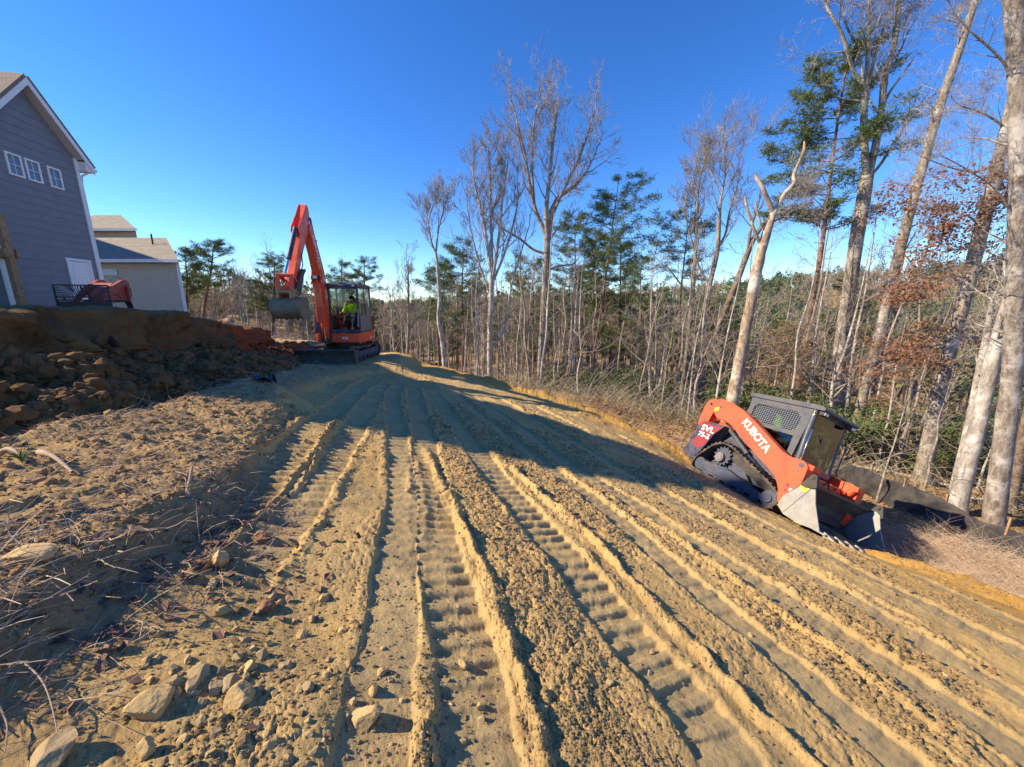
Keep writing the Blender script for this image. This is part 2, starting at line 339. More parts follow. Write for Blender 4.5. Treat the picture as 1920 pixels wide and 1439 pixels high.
def ground():
    az=np.radians(np.concatenate([np.linspace(-180,-63,40)[:-1],np.linspace(-63,63,1330),np.linspace(63,180,40)[1:]]))
    r=np.concatenate([[.05],np.exp(np.linspace(math.log(.35),math.log(12),700)),np.exp(np.linspace(math.log(12),math.log(1600),190))[1:]])
    A,Rr=np.meshgrid(az,r); x=Rr*np.sin(A);y=Rr*np.cos(A)
    z=G(x,y); nr=Rr<25
    d=np.zeros(x.shape);zo=np.zeros(x.shape+(4,));zo[...,3]=1
    h,comp,straw,ed,t,berm,inr=detail(x[nr],y[nr])
    d[nr]=h; d[~nr]=.5*fbm(x[~nr]*.12,y[~nr]*.12,o=4,seed=80)*1.2
    zo[nr,0]=np.clip(np.exp(-((ed+.3)/.9)**2)*.9*ss(-6,-4,x[nr])+.35*vn(x[nr]*.8,y[nr]*.8,seed=91)+ss(3.5,6,x[nr])*.35-.1,0,1)*(ed<.6)
    zo[nr,1]=np.clip(np.maximum(ss(.1,.6,ed),np.maximum(straw*.55,ss(1.5,1.8,t)*.8)),0,1)
    zo[nr,1]=np.maximum(zo[nr,1],np.exp(-((led_d(x[nr],y[nr])+.02)/.30)**2)*(1-ss(2.6,3.6,y[nr]))*(y[nr]>0)*.95)
    zo[nr,2]=comp*.9
    azd=np.degrees(A); clr=np.maximum(ss(31,34,azd)*(1-ss(45,50,azd))*ss(42,45,Rr)*(1-ss(58,62,Rr)),ss(18,19.5,azd)*(1-ss(22.5,24,azd))*ss(38,39.5,Rr)*(1-ss(43,45,Rr)))[~nr]
    zo[~nr,1]=1.; zo[nr,3]=np.maximum(ss(.1,.6,ed),ss(1.6,2.2,t)*ss(12,14,y[nr])); zo[~nr,0]=clr; zo[~nr,3]=1-clr; zo[~nr,1]=1-clr
    # low beneath the separate earth bank
    t_=toe_d(x,y); m=(ss(.12,.3,t_)*(1-ss(2.0,2.3,t_)))*(Rr<26); d=d-m*1.1*ss(0,.6,t_)
    z=z+d
    nR,nA=x.shape; V=np.stack([x,y,z],-1).reshape(-1,3)
    i=np.arange(nR-1)[:,None]*nA+np.arange(nA-1)[None]; F=np.stack([i,i+1,i+1+nA,i+nA],-1).reshape(-1,4)
    o=mesh_np('ground',V,F,soil_mat(),attr=zo.reshape(-1,4)); tag(o,kind='structure'); return o
def noise_node(n,L,tc,scale,detail=6,rough=.6,src=None):
    z=n.nodes.new('ShaderNodeTexNoise'); z.inputs['Scale'].default_value=scale; z.inputs['Detail'].default_value=detail; z.inputs['Roughness'].default_value=rough
    L.new(tc,z.inputs['Vector']); return z.outputs[0]
def mixc(n,L,f,a,b,t='MIX'):
    m=n.nodes.new('ShaderNodeMix'); m.data_type='RGBA'; m.blend_type=t
    for i,v in ((0,f),(6,a),(7,b)):
        if isinstance(v,tuple): m.inputs[i].default_value=(*v,1)
        elif isinstance(v,(int,float)): m.inputs[i].default_value=v
        else: L.new(v,m.inputs[i])
    return m.outputs[2]
def rng(n,L,v,a,b,c_=0.,d=1.):
    m=n.nodes.new('ShaderNodeMapRange'); L.new(v,m.inputs[0])
    for i,q in zip((1,2,3,4),(a,b,c_,d)): m.inputs[i].default_value=q
    return m.outputs[0]
def soil_mat():
    m=bpy.data.materials.new('graded_soil'); m.use_nodes=True; n=m.node_tree; L=n.links; b=n.nodes['Principled BSDF']
    b.inputs['Roughness'].default_value=.95; b.inputs['Specular IOR Level'].default_value=.15
    tc=n.nodes.new('ShaderNodeNewGeometry').outputs['Position']
    at=n.nodes.new('ShaderNodeAttribute'); at.attribute_name='zone'; sp=n.nodes.new('ShaderNodeSeparateColor'); L.new(at.outputs['Color'],sp.inputs[0])
    N=lambda s,d=6,r=.6: noise_node(n,L,tc,s,d,r)
    base=mixc(n,L,rng(n,L,N(1.3,9,.7),.38,.62),(.51,.35,.14),(.37,.25,.105))
    base=mixc(n,L,rng(n,L,N(14,8,.75),.42,.62),base,mixc(n,L,.5,base,(.62,.45,.20)))
    orange=mixc(n,L,rng(n,L,N(2.3),.35,.65),(.57,.32,.07),(.44,.25,.065))
    c=mixc(n,L,sp.outputs[0],base,orange)
    grey=mixc(n,L,rng(n,L,N(3,7,.7),.4,.62),(.46,.35,.175),(.37,.28,.145))
    c=mixc(n,L,rng(n,L,sp.outputs[2],0,1,0,.75),c,grey)
    org=mixc(n,L,rng(n,L,N(9,8,.75),.38,.62),(.36,.235,.125),(.22,.14,.075))
    near=mixc(n,L,rng(n,L,sp.outputs[1],0,1,0,.8),c,org)
    litter=mixc(n,L,rng(n,L,N(.35,9,.8),.36,.64),(.33,.20,.10),(.17,.15,.065))
    litter=mixc(n,L,rng(n,L,N(7,8,.8),.45,.6),litter,(.40,.26,.14))
    c=mixc(n,L,rng(n,L,at.outputs['Alpha'],0,1,0,1),near,litter)
    L.new(c,b.inputs['Base Color'])
    h1=N(60,8,.7); h2=N(190,4,.7)
    add=n.nodes.new('ShaderNodeMath'); add.operation='ADD'; L.new(h1,add.inputs[0]); mu=n.nodes.new('ShaderNodeMath'); mu.operation='MULTIPLY'; mu.inputs[1].default_value=.4; L.new(h2,mu.inputs[0]); L.new(mu.outputs[0],add.inputs[1])
    bp=n.nodes.new('ShaderNodeBump'); bp.inputs['Distance'].default_value=.012; bp.inputs['Strength'].default_value=1.; L.new(add.outputs[0],bp.inputs['Height']); L.new(bp.outputs[0],b.inputs['Normal'])
    return m
def surf(x,y):
    "surface height with detail"
    x=np.atleast_1d(np.asarray(x,float));y=np.atleast_1d(np.asarray(y,float)); return G(x,y)+detail(x,y)[0]
GROUND=ground()
# ---------------- the cut earth bank on the left ----------------
def bank():
    ys=np.concatenate([np.linspace(-6,1.5,60)[:-1],np.linspace(1.5,15,1150),np.linspace(15,17.4,40)[1:]]); n=230
    T=np.array(TOE); xt=np.interp(ys,T[:,1],T[:,0]); k=np.exp(-np.linspace(-1.5,1.5,41)**2);k/=k.sum(); xt=np.convolve(np.pad(xt,20,'edge'),k,'valid')
    g=np.gradient(xt,ys); nx=-1/np.sqrt(1+g*g); ny=g/np.sqrt(1+g*g)
    # profile: offset from the toe, height fraction
    so=np.array([-.25,0,.35,.8,1.2,1.45,1.52,1.6,1.66,1.75,2.0,2.4,2.9]); hf=np.array([-.06,.0,.14,.27,.38,.45,.62,.82,.95,1,1.01,.99,.9])
    s=np.linspace(0,1,n); arc=np.concatenate([[0],np.cumsum(np.hypot(np.diff(so),np.diff(hf)*1.2))]); arc/=arc[-1]
    sof=np.interp(s,arc,so); hff=np.interp(s,arc,hf)
    Y,S=np.meshgrid(ys,s,indexing='ij'); off=np.broadcast_to(sof,Y.shape).copy(); hh=np.broadcast_to(hff,Y.shape)
    px=xt[:,None]+0*S; wig=.28*vn(Y*.55,Y*0+3,seed=101)+.14*vn(Y*1.7,Y*0+5,seed=102)+.06*vn(Y*5,Y*0,seed=103)
    rub=1-ss(.38,.5,hh)+0*Y; face=ss(.38,.5,hh)*(1-ss(.97,1.0,hh)*.6)
    off=off+wig*ss(0,.3,hh)
    x=px+nx[:,None]*off; y=Y+ny[:,None]*off
    zb=G(px,Y)+.0; zt=topz(Y)+.05*vn(Y*1.2,Y*0+9,seed=104)+.03*vn(Y*4,Y*0+9,seed=105)
    bulge=1+.35*vn(Y*.5,Y*0+2,seed=106)*(1-ss(.4,.6,hh))
    z=zb+(zt-zb)*hh*np.where(hh<.56,bulge,1)
    # rubble blocks, rock-like slabs, and gouges in the face
    q=fbm(x*1.6,y*1.6,z*1.6,o=3,seed=110)
    b1=lumps(x*1.7+q*.6,y*1.5+q*.5,111,z*1.9);b2=lumps(x*3.6+q*.7,y*3.6-q*.5,112,z*3.9);b3=lumps(x*8+q,y*8,113,z*8);b4=lumps(x*19,y*19,114,z*19)
    rubd=.06*b1+.20*blocks(x*2.4+q*.5,y*2.4,z*2.6,130,1.1)+.11*blocks(x*6+q,y*6,z*6.5,131,1.1)+.05*b3+.05*blocks(x*15,y*15,z*15,132)-.20+.12*q+.05*fbm(x*5,y*5,z*5,o=3,seed=119)
    st=np.sin((z+.12*q+.05*y)*26+2*vn(y*1.3,z*2,seed=115)); 
    fd=.20*q+.16*fbm(y*1.3,z*.6,x,o=3,seed=116)+.05*np.maximum(0,fbm(y*4.5,z*1.1,x,o=3,seed=117))+.012*st*.5+.05*b3*ss(-.2,.4,q)+.07*blocks(x*5,y*4,z*4,133)+.03*b4
    d=(rubd*rub*ss(-.08,.08,hh)+fd*face)*(1-.7*ss(2.0,2.9,off))
    nrm=np.stack([np.full(x.shape,.0)-nx[:,None],0*x-ny[:,None]],0); up=np.where(hh<.5,.85,.12)
    x=x+nrm[0]*d*(1-up*.55);y=y+nrm[1]*d*(1-up*.55);z=z+d*up
    z=z+.02*fbm(x*9,y*9,o=3,seed=118)*(hh>.97)
    V=np.stack([x,y,z],-1).reshape(-1,3); ny_,nn=x.shape
    i=np.arange(ny_-1)[:,None]*nn+np.arange(nn-1)[None]; F=np.stack([i,i+nn,i+nn+1,i+1],-1).reshape(-1,4)
    zo=np.zeros(x.shape+(4,)); zo[...,0]=np.clip(face*ss(-.35,.35,vn(y*.7,z*1.2,seed=120)+.1+(ss(8,11,Y)-.15)*.8),0,1); zo[...,1]=ss(.985,1.,hh)*(1-0*Y); zo[...,2]=rub; zo[...,3]=1
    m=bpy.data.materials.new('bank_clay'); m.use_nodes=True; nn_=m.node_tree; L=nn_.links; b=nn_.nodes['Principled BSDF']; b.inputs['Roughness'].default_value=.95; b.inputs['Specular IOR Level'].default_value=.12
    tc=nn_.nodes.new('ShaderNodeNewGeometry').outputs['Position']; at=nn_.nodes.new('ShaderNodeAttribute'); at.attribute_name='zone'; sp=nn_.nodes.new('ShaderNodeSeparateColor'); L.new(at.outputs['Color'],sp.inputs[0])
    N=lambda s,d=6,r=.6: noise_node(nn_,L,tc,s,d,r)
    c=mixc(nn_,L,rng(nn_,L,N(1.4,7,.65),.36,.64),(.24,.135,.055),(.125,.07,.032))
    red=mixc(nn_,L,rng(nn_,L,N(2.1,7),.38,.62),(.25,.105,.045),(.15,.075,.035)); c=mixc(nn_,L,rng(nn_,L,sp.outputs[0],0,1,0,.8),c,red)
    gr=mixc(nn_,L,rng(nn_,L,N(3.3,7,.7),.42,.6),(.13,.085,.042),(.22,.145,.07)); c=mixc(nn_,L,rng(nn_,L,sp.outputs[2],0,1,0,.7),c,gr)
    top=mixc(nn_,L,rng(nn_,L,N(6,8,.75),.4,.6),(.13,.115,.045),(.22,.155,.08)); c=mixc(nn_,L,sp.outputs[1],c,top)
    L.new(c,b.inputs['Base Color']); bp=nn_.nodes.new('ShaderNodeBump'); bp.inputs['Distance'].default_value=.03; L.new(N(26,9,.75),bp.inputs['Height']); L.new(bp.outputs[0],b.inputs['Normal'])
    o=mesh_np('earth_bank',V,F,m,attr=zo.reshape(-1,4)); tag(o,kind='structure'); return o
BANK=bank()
# ---------------- houses ----------------
def at(px,py,Y):
    "a point of the world at depth Y, from a position in the 1920 wide photograph"
    u=px-960;v=719.5-py;f=693.;c_=math.cos(R(11.8));s_=math.sin(R(11.8)); y=f*c_+v*s_; z=v*c_-f*s_; return Vector((u/y*Y,Y,z/y*Y))
m_sid=mat('blue_grey_siding',(.185,.195,.215),.6,var=.08,scale=3,bump=.001,bscale=60)
m_beig=mat('beige_siding',(.50,.46,.36),.65,var=.06,scale=3)
m_white=mat('white_trim_paint',(.78,.76,.74),.45,var=.04,scale=4)
m_glass=mat('dark_window_glass',(.11,.15,.21),.08,spec=.8)
m_wood=mat('treated_lumber',(.33,.20,.10),.8,var=.3,scale=9,bump=.003,bscale=40)
m_dark=mat('dark_opening',(.02,.022,.028),.7)
def shingle(name,a,b):
    m=bpy.data.materials.new(name); m.use_nodes=True; n=m.node_tree; L=n.links; p=n.nodes['Principled BSDF']; p.inputs['Roughness'].default_value=.9
    tc=n.nodes.new('ShaderNodeTexCoord').outputs['Object']
    br=n.nodes.new('ShaderNodeTexBrick'); br.inputs['Scale'].default_value=1; br.inputs['Brick Width'].default_value=.32; br.inputs['Row Height'].default_value=.16; br.inputs['Mortar Size'].default_value=.008; br.inputs['Color1'].default_value=(*a,1); br.inputs['Color2'].default_value=(*b,1); br.inputs['Mortar'].default_value=(a[0]*.4,a[1]*.4,a[2]*.4,1)
    sx=n.nodes.new('ShaderNodeSeparateXYZ'); L.new(tc,sx.inputs[0]); cx=n.nodes.new('ShaderNodeCombineXYZ'); ad=n.nodes.new('ShaderNodeMath'); L.new(sx.outputs[0],ad.inputs[0]); L.new(sx.outputs[1],ad.inputs[1]); L.new(ad.outputs[0],cx.inputs[0]); L.new(sx.outputs[2],cx.inputs[1]); L.new(cx.outputs[0],br.inputs['Vector'])
    nz=n.nodes.new('ShaderNodeTexNoise'); nz.inputs['Scale'].default_value=5; nz.inputs['Detail'].default_value=8; L.new(tc,nz.inputs['Vector'])
    c=mixc(n,L,rng(n,L,nz.outputs[0],.4,.62),br.outputs[0],(b[0]*1.25,b[1]*1.25,b[2]*1.25)); L.new(c,p.inputs['Base Color']); return m
m_sh=shingle('brown_shingles',(.26,.21,.155),(.17,.14,.11)); m_sh2=shingle('weathered_shingles',(.30,.265,.20),(.20,.175,.135))
def siding(mb,P,u,n,z0,z1,s0,s1,e,lift=.022):
    "lap boards; s0(z), s1(z) bound each course"
    P=Vector(P);u=Vector(u);n=Vector(n);z=z0
    def pt(s,z,o): return P+u*s+n*o+Vector((0,0,z))
    while z<z1-.01:
        t=min(z+e,z1); a0,b0,a1,b1=s0(z),s1(z),s0(t),s1(t)
        if b0-a0>.02:
            vs=[pt(a0,z,lift),pt(b0,z,lift),pt(b1,t,.006),pt(a1,t,.006),pt(a0,z,0),pt(b0,z,0),pt(a1,t,-.05),pt(b1,t,-.05)]
            mb.add(vs,[(0,1,2,3),(0,4,5,1),(3,2,7,6),(0,3,6,4),(1,5,7,2)])
        z=t
def window(parent,P,u,n,s,z,w,h,name='window',muntin=True,mt=m_white,fr=.06):
    P=Vector(P);u=Vector(u).normalized();n=Vector(n).normalized();M=Matrix((u,n,Vector((0,0,1)))).transposed().to_4x4(); M.translation=P+u*s+Vector((0,0,z))
    a=MB();a.X=M; a.box((w/2,.03,fr/2-.0),(w,.05,fr)); a.box((w/2,.03,h-fr/2),(w,.05,fr)); a.box((fr/2,.03,h/2),(fr,.05,h-2*fr)); a.box((w-fr/2,.03,h/2),(fr,.05,h-2*fr))
    f=a.build(name,mt,parent,.004)
    g=MB();g.X=M; g.box((w/2,.012,h/2),(w-2*fr,.012,h-2*fr)); g.build('pane',m_glass,f)
    if muntin:
        b=MB();b.X=M; b.box((w/2,.024,h/2),(.018,.012,h-2*fr)); b.box((w/2,.025,h/2),(w-2*fr,.012,.018)); b.build('muntin',mt,f)
    return f
UP=Vector((0,0,1))
def gray_house():
    e=empty('grey_house',(-17.8,16.6,-.6),label='dark blue grey lap sided house with steep white trimmed gable beside the bank',cat='house')
    bpy.context.view_layer.update(); IM=Matrix.Translation((17.8,-16.6,.6))
    P=Vector((-17.8,16.6,0)); u=Vector((.1702,-.9854,0)); n=Vector((.9854,.1702,0)); W=3.38; ez=5.88; az=ez+W/2*1.11; tn=(az-ez)/(W/2)
    def B(): m=MB(); m.X=IM; return m
    a=B(); siding(a,P,u,n,-.6,az-.03,lambda z:0 if z<ez else (z-ez)/tn,lambda z:min(W+.36,W-(z-ez)/tn),.283)
    # solid behind the boards, running back to the unseen shadow block
    q=[(0,-.7),(W+.36,-.7),(W+.36,ez-.42),(W/2,az-.06),(0,ez-.02)]; vs=[P+u*s+UP*z for s,z in q]; vb=[v-n*8 for v in vs]; a.add(vs+vb,[(0,1,2,3,4),(9,8,7,6,5)]+[(i,i+5,(i+1)%5+5,(i+1)%5) for i in range(5)])
    a.build('wall',m_sid,e)
    # corner boards
    a=B(); 
    for s in (0.06,W+.30): a=B(); a.bar(P+u*s+n*.04-UP*.6,P+u*s+n*.04+UP*(ez-(.4 if s>1 else 0)),.14,.05,up=n); a.build('corner_board',m_white,e,.004)
    a=B(); a.bar(P-u*.02-n*.07-UP*.6,P-u*.02-n*.07+UP*ez,.05,.14,up=n); a.build('corner_board',m_white,e,.004)
    # roof: two slabs with overhang o in front and e at the eave
    o=.32;ev=.36;th=.10
    rf=B()
    for sg in (0,1):
        def S(s): return s if sg==0 else W-s
        lo=ez-ev*tn; a0=P+u*S(-ev)+UP*(lo+.16); a1=P+u*(W/2)+UP*(az+.18)
        nn=(a1-a0).normalized(); up=Vector((0,0,1)); k=(up-nn*up.dot(nn)).normalized()*th
        vs=[a0+n*(o+.04),a1+n*(o+.04),a1-n*9,a0-n*9]; vs2=[v+k for v in vs]; rf.add(vs+vs2,[(0,1,2,3),(7,6,5,4),(0,4,5,1),(1,5,6,2),(2,6,7,3),(3,7,4,0)])
    rf.build('roof',m_sh,e)
    fa=B(); so=B()
    for sg in (0,1):
        def S(s): return s if sg==0 else W-s
        lo=ez-ev*tn
        p0=P+u*S(-ev)+UP*(lo-.08);p1=P+u*(W/2)+UP*(az-.06)
        for off,th_,hh in ((o,.04,.22),): 
            vs=[p0+n*off,p1+n*off,p1+n*off+UP*.26,p0+n*off+UP*.26]; vb=[v+n*.035 for v in vs]; fa.add(vs+vb,[(0,1,2,3),(7,6,5,4),(0,4,5,1),(1,5,6,2),(2,6,7,3),(3,7,4,0)])
        # soffit
        p0=P+u*S(-.0)+UP*(ez-.04);p1=P+u*(W/2)+UP*(az-.04); vs=[p0+n*.01,p1+n*.01,p1+n*o,p0+n*o]; vb=[v+UP*.03 for v in vs]; so.add(vs+vb,[(0,1,2,3),(7,6,5,4),(0,4,5,1),(2,6,7,3),(1,5,6,2),(3,7,4,0)])
        # boxed eave return and eave fascia
        c0=P+u*S(-ev/2-.0)+UP*(ez-.22)+n*(o/2); M=Matrix((u,n,UP)).transposed().to_4x4(); M.translation=c0; fa.X=IM@M; fa.box((0,0,-.05),(ev,o-.01,.34)); fa.X=IM
        q0=P+u*S(-ev)+UP*(lo+.08); fa.bar(q0+n*o,q0-n*9,.04,.2)
    fa.build('fascia',m_white,e); so.build('soffit',mat('soffit_paint',(.5,.47,.45),.6),e)
    g=B(); q0=P-u*(ev+.07)+UP*(ez-ev*tn+.1); g.bar(q0+n*(o+.02),q0-n*9,.11,.1); g.tube([P-u*.3+n*.1+UP*(ez-.45),P-u*.12+n*.02+UP*(ez-.62),P-u*.08-n*.0+UP*(ez-.9),P-u*.08+UP*-.5],.04,8); g.build('gutter',m_white,e)
    for s,z in ((2.20,4.46),(1.59,4.46),(.81,4.46)): window(e,IM@P,u,n,s,z,.51,.74)
    # crawl space door
    d=B(); M=Matrix((u,n,UP)).transposed().to_4x4(); M.translation=P+u*.38+UP*-.1; d.X=IM@M
    d.box((.52,.03,1.93),(1.06,.06,.1)); d.box((.05,.03,.95),(.1,.06,1.86)); d.box((.99,.03,.95),(.1,.06,1.86)); fr=d.build('door_frame',m_white,e,.005)
    d=MB(); d.X=IM@M; d.box((.52,.03,.94),(.84,.03,1.84)); 
    for zz,hh in ((.94,1.6),): 
        d.box((.52,.05,zz+hh/2),(.66,.02,.03)); d.box((.52,.05,zz-hh/2),(.66,.02,.03)); d.box((.2,.05,zz),(.03,.02,hh-.03)); d.box((.84,.05,zz),(.03,.02,hh-.03))
    dd=d.build('door',m_white,e,.004); h=MB(); h.X=IM@M; h.tube([(.14,.05,1.0),(.14,.1,1.0)],.02,8); h.tube([(.14,.1,1.0),(.14,.1,.93)],.012,8); h.build('handle',mat('dark_metal',(.05,.05,.05),.4,.8),dd)
    # unseen house block left of the wing, profile shaped to cast the road shadow
    b=B(); pr=[(-.5,-.7),(-.5,9.05),(3.65,9.05),(3.65,12.4),(4.4,12.9),(5.3,13.7),(6.7,12.4),(8.25,10.4),(9.25,9.55),(11.4,8.2),(11.4,-.7)]
    b.prism([(y,z) for y,z in pr],-30,-18.6,axis='x'); 
    b.box((-18.58,5.2,1.5),(.06,9.9,.28)); b.build('road_shadow_block',m_sid,e)
    b=B(); b.bar((-18.45,5.35,13.6),(-18.45,6.7,12.3),.3,.12,up=(1,0,0)); b.build('rake_board',m_white,e)  # trim and windows dress the unseen shadow block
    for yy in (2.9,5.4,7.9): window(e,IM@Vector((-18.6,0,0)),Vector((0,1,0)),Vector((1,0,0)),yy,1.0,1.1,1.7)
    return e
gray_house()
def deck():
    e=empty('timber_deck',(-16.9,12.6,-.4),label='unfinished timber deck post and beam at the near corner of the grey house',cat='deck')
    IM=Matrix.Translation((16.9,-12.6,.4))
    b=MB();b.X=IM; a0=at(36,575,12.9)+Vector((.12,0,0)); b.bar((a0.x,12.9,-.4),(a0.x,12.9,3.0),.17,.17); b.build('post',m_wood,e,.006)
    b=MB();b.X=IM; b.bar((a0.x-2.5,12.75,1.62),(a0.x+.12,12.75,1.72),.06,.28); b.bar((a0.x-2.5,13.05,1.62),(a0.x+.12,13.05,1.72),.06,.28); b.build('beam',m_wood,e,.004)
    b=MB();b.X=IM
    for k in range(9): b.box((a0.x-1.3-.12,12.45+.17*k-1.2,1.9),(2.7,.14,.04))
    b.build('deck_board',m_wood,e,.003)
    b=MB();b.X=IM; b.box((a0.x-1.5,13.3,.9),(1.8,.08,2.6)); b.build('dark_door',m_dark,e)
    return e
deck()
def hip(mb,x0,x1,y0,y1,ze,zr,ov=.35,th=.12,skew=None,skew2=None):
    "hip roof over a rectangle, ridge along x"
    a,b,c_,d=x0-ov,x1+ov,y0-ov,y1+ov; h=(d-c_)/2
    vs=[(a,c_,ze),(b,c_,ze),(b,d,ze),(a,d,ze),(a+h,c_+h,zr),(b-h,c_+h,zr)]; lo=[(x,y,z-th) for x,y,z in vs[:4]]
    if skew: vs[2]=(skew,d,ze); vs[3]=(a,d,ze); vs[5]=(skew2,c_+h,zr); lo=[(x,y,z-th) for x,y,z in vs[:4]]
    mb.add(vs+lo,[(0,1,5,4),(1,2,5),(2,3,4,5),(3,0,4),(6,9,8,7),(0,6,7,1),(1,7,8,2),(2,8,9,3),(3,9,6,0)])
def beige_house():
    e=empty('beige_house',(-24,26,-.8),label='pale beige lap sided house with hipped shingle roofs behind the grey house',cat='house'); T=Matrix.Translation((24,-26,.8))
    def B(): m=MB(); m.X=T; return m
    a=B(); x0,x1,y0=-33,-20.75,24.; 
    siding(a,(x0,y0,0),(1,0,0),(0,-1,0),-.8,2.62,lambda z:0,lambda z:x1-x0,.19); a.prism([(x0,24.02),(x1,24.02),(-27.3,31.3),(x0,31.3)],-.8,2.62,axis='z'); a.build('wall',m_beig,e)
    siding_b=B(); siding(siding_b,(-34,28.6,0),(1,0,0),(0,-1,0),4.4,5.35,lambda z:0,lambda z:6.6,.19); siding_b.prism([(-34,28.62),(-27.4,28.62),(-32.6,34),(-34,34)],.8,5.35,axis='z'); siding_b.build('upper_wall',m_beig,e)
    a=B(); hip(a,x0,x1,y0,31.4,2.82,4.75,.4,skew=-27.6,skew2=-24.45); a.build('roof',m_sh2,e)
    a=B(); hip(a,-36,-27.4,28.6,34.4,5.5,7.1,.4,skew=-33.6,skew2=-31.1); a.build('upper_roof',m_sh2,e)
    a=B(); a.box(((x0+x1)/2,23.58,2.72),(x1-x0+.84,.05,.2));  a.box((-31.6,28.18,5.4),(9.4,.05,.2)); a.build('fascia',m_white,e,.005)
    a=B(); a.box((x1+.0,23.96,.9),(.16,.08,3.5)); a.build('corner_board',m_white,e,.004)
    window(e,T@Vector((-25.75,23.98,0)),Vector((1,0,0)),Vector((0,-1,0)),0,1.9,1.15,.34,muntin=False)
    a=B(); a.tube([(-24.2,26.3,4.0),(-24.2,26.3,4.75)],.05,8); a.build('vent_pipe',m_dark,e)
    # out-of-view block added beyond the grey house to shade this roof
    a=B(); a.prism([(18,-.8),(27.3,-.8),(27.3,9.3),(22.4,13.5),(18,13.8)],-46,-36,axis='x'); a.build('roof_shadow_block',m_beig,e)
    return e
beige_house()
# ---------------- machines ----------------
DUST=(.36,.27,.16)
m_or=mat('orange_machine_paint',(.82,.075,.014),.38,var=.06,scale=2,dust=DUST,dustamt=.16,coat=.25)
m_navy=mat('navy_machine_paint',(.018,.024,.06),.4,dust=DUST,dustamt=.3,coat=.2,var=.1)
m_char=mat('charcoal_cab_paint',(.06,.068,.082),.42,dust=DUST,dustamt=.22,var=.1,coat=.15)
m_blk=mat('black_plastic',(.018,.018,.02),.55,dust=DUST,dustamt=.2,var=.1)
m_rub=mat('dusty_black_rubber',(.022,.021,.022),.8,dust=(.23,.165,.10),dustamt=.75,var=.2,scale=7,bump=.004,bscale=30)
m_rubn=mat('black_rubber',(.02,.02,.022),.7,dust=DUST,dustamt=.25,var=.2)
m_trk=mat('blue_black_track_frame',(.03,.045,.085),.55,dust=(.20,.16,.11),dustamt=.45,var=.2,scale=5)
m_steel=mat('worn_bucket_steel',(.26,.26,.25),.5,metal=.35,var=.2,scale=5,dust=(.40,.33,.22),dustamt=.55,bump=.002,bscale=18)
m_steeld=mat('dark_bucket_steel',(.06,.06,.055),.55,metal=.3,var=.25,scale=4,dust=(.27,.22,.14),dustamt=.5,bump=.002,bscale=18)
m_tan=mat('muddy_tan_steel',(.17,.135,.09),.6,metal=.15,var=.25,scale=5,dust=(.36,.28,.17),dustamt=.6,bump=.002,bscale=18)
m_chr=mat('chrome_rod',(.75,.75,.75),.12,metal=1)
m_wt=mat('white_decal',(.82,.82,.80),.5); m_rd=mat('red_decal',(.26,.025,.03),.5); m_yel=mat('yellow_decal',(.85,.6,.03),.5)
m_hv=mat('hi_vis_yellow_cloth',(.62,.95,.04),.8,var=.1,scale=8); m_hair=mat('dark_hair',(.02,.014,.01),.8); m_skin=mat('skin',(.42,.23,.15),.6); m_jean=mat('dark_trousers',(.03,.04,.06),.85)
m_cap=mat('black_cap',(.02,.02,.022),.8); m_brass=mat('weathered_brass_tint',(.36,.25,.10),.6,var=.3,scale=9)
def glassmat(name,tint=(.62,.70,.66),op=.16):
    m=bpy.data.materials.new(name); m.use_nodes=True; n=m.node_tree; L=n.links; n.nodes.remove(n.nodes['Principled BSDF']); o=n.nodes['Material Output']
    t=n.nodes.new('ShaderNodeBsdfTransparent'); t.inputs[0].default_value=(*tint,1); g=n.nodes.new('ShaderNodeBsdfGlossy'); g.inputs['Roughness'].default_value=.03; g.inputs[0].default_value=(.9,.95,1,1)
    f=n.nodes.new('ShaderNodeLayerWeight'); a=n.nodes.new('ShaderNodeMath'); a.operation='POWER'; a.inputs[1].default_value=3.2; L.new(f.outputs[1],a.inputs[0]); a1=a; a=n.nodes.new('ShaderNodeMath'); a.operation='ADD'; a.inputs[1].default_value=op*.3; L.new(a1.outputs[0],a.inputs[0]); x=n.nodes.new('ShaderNodeMixShader'); L.new(a.outputs[0],x.inputs[0]); L.new(t.outputs[0],x.inputs[1]); L.new(g.outputs[0],x.inputs[2]); L.new(x.outputs[0],o.inputs[0]); return m
m_cabg=glassmat('cab_glass')
def rounded(poly,r=.04,n=3):
    out=[];N=len(poly)
    for i in range(N):
        p=Vector(poly[i]);a=Vector(poly[i-1]);b=Vector(poly[(i+1)%N]); da=(a-p);db=(b-p); k=min(r,da.length*.45,db.length*.45); s=p+da.normalized()*k;e=p+db.normalized()*k
        for j in range(n+1):
            t=j/n; q=s*(1-t)**2+p*2*t*(1-t)+e*t*t; out.append((q.x,q.y))
    return out
def track_loop(prof,n=46):
    "resample a closed profile to n even points"
    P=[Vector(p) for p in prof]; P.append(P[0]); Ls=[0]
    for a,b in zip(P[:-1],P[1:]): Ls.append(Ls[-1]+(b-a).length)
    out=[]
    for k in range(n):
        d=Ls[-1]*k/n
        for i in range(len(P)-1):
            if Ls[i+1]>=d: t=(d-Ls[i])/(Ls[i+1]-Ls[i]); out.append(P[i].lerp(P[i+1],t)); break
    return out
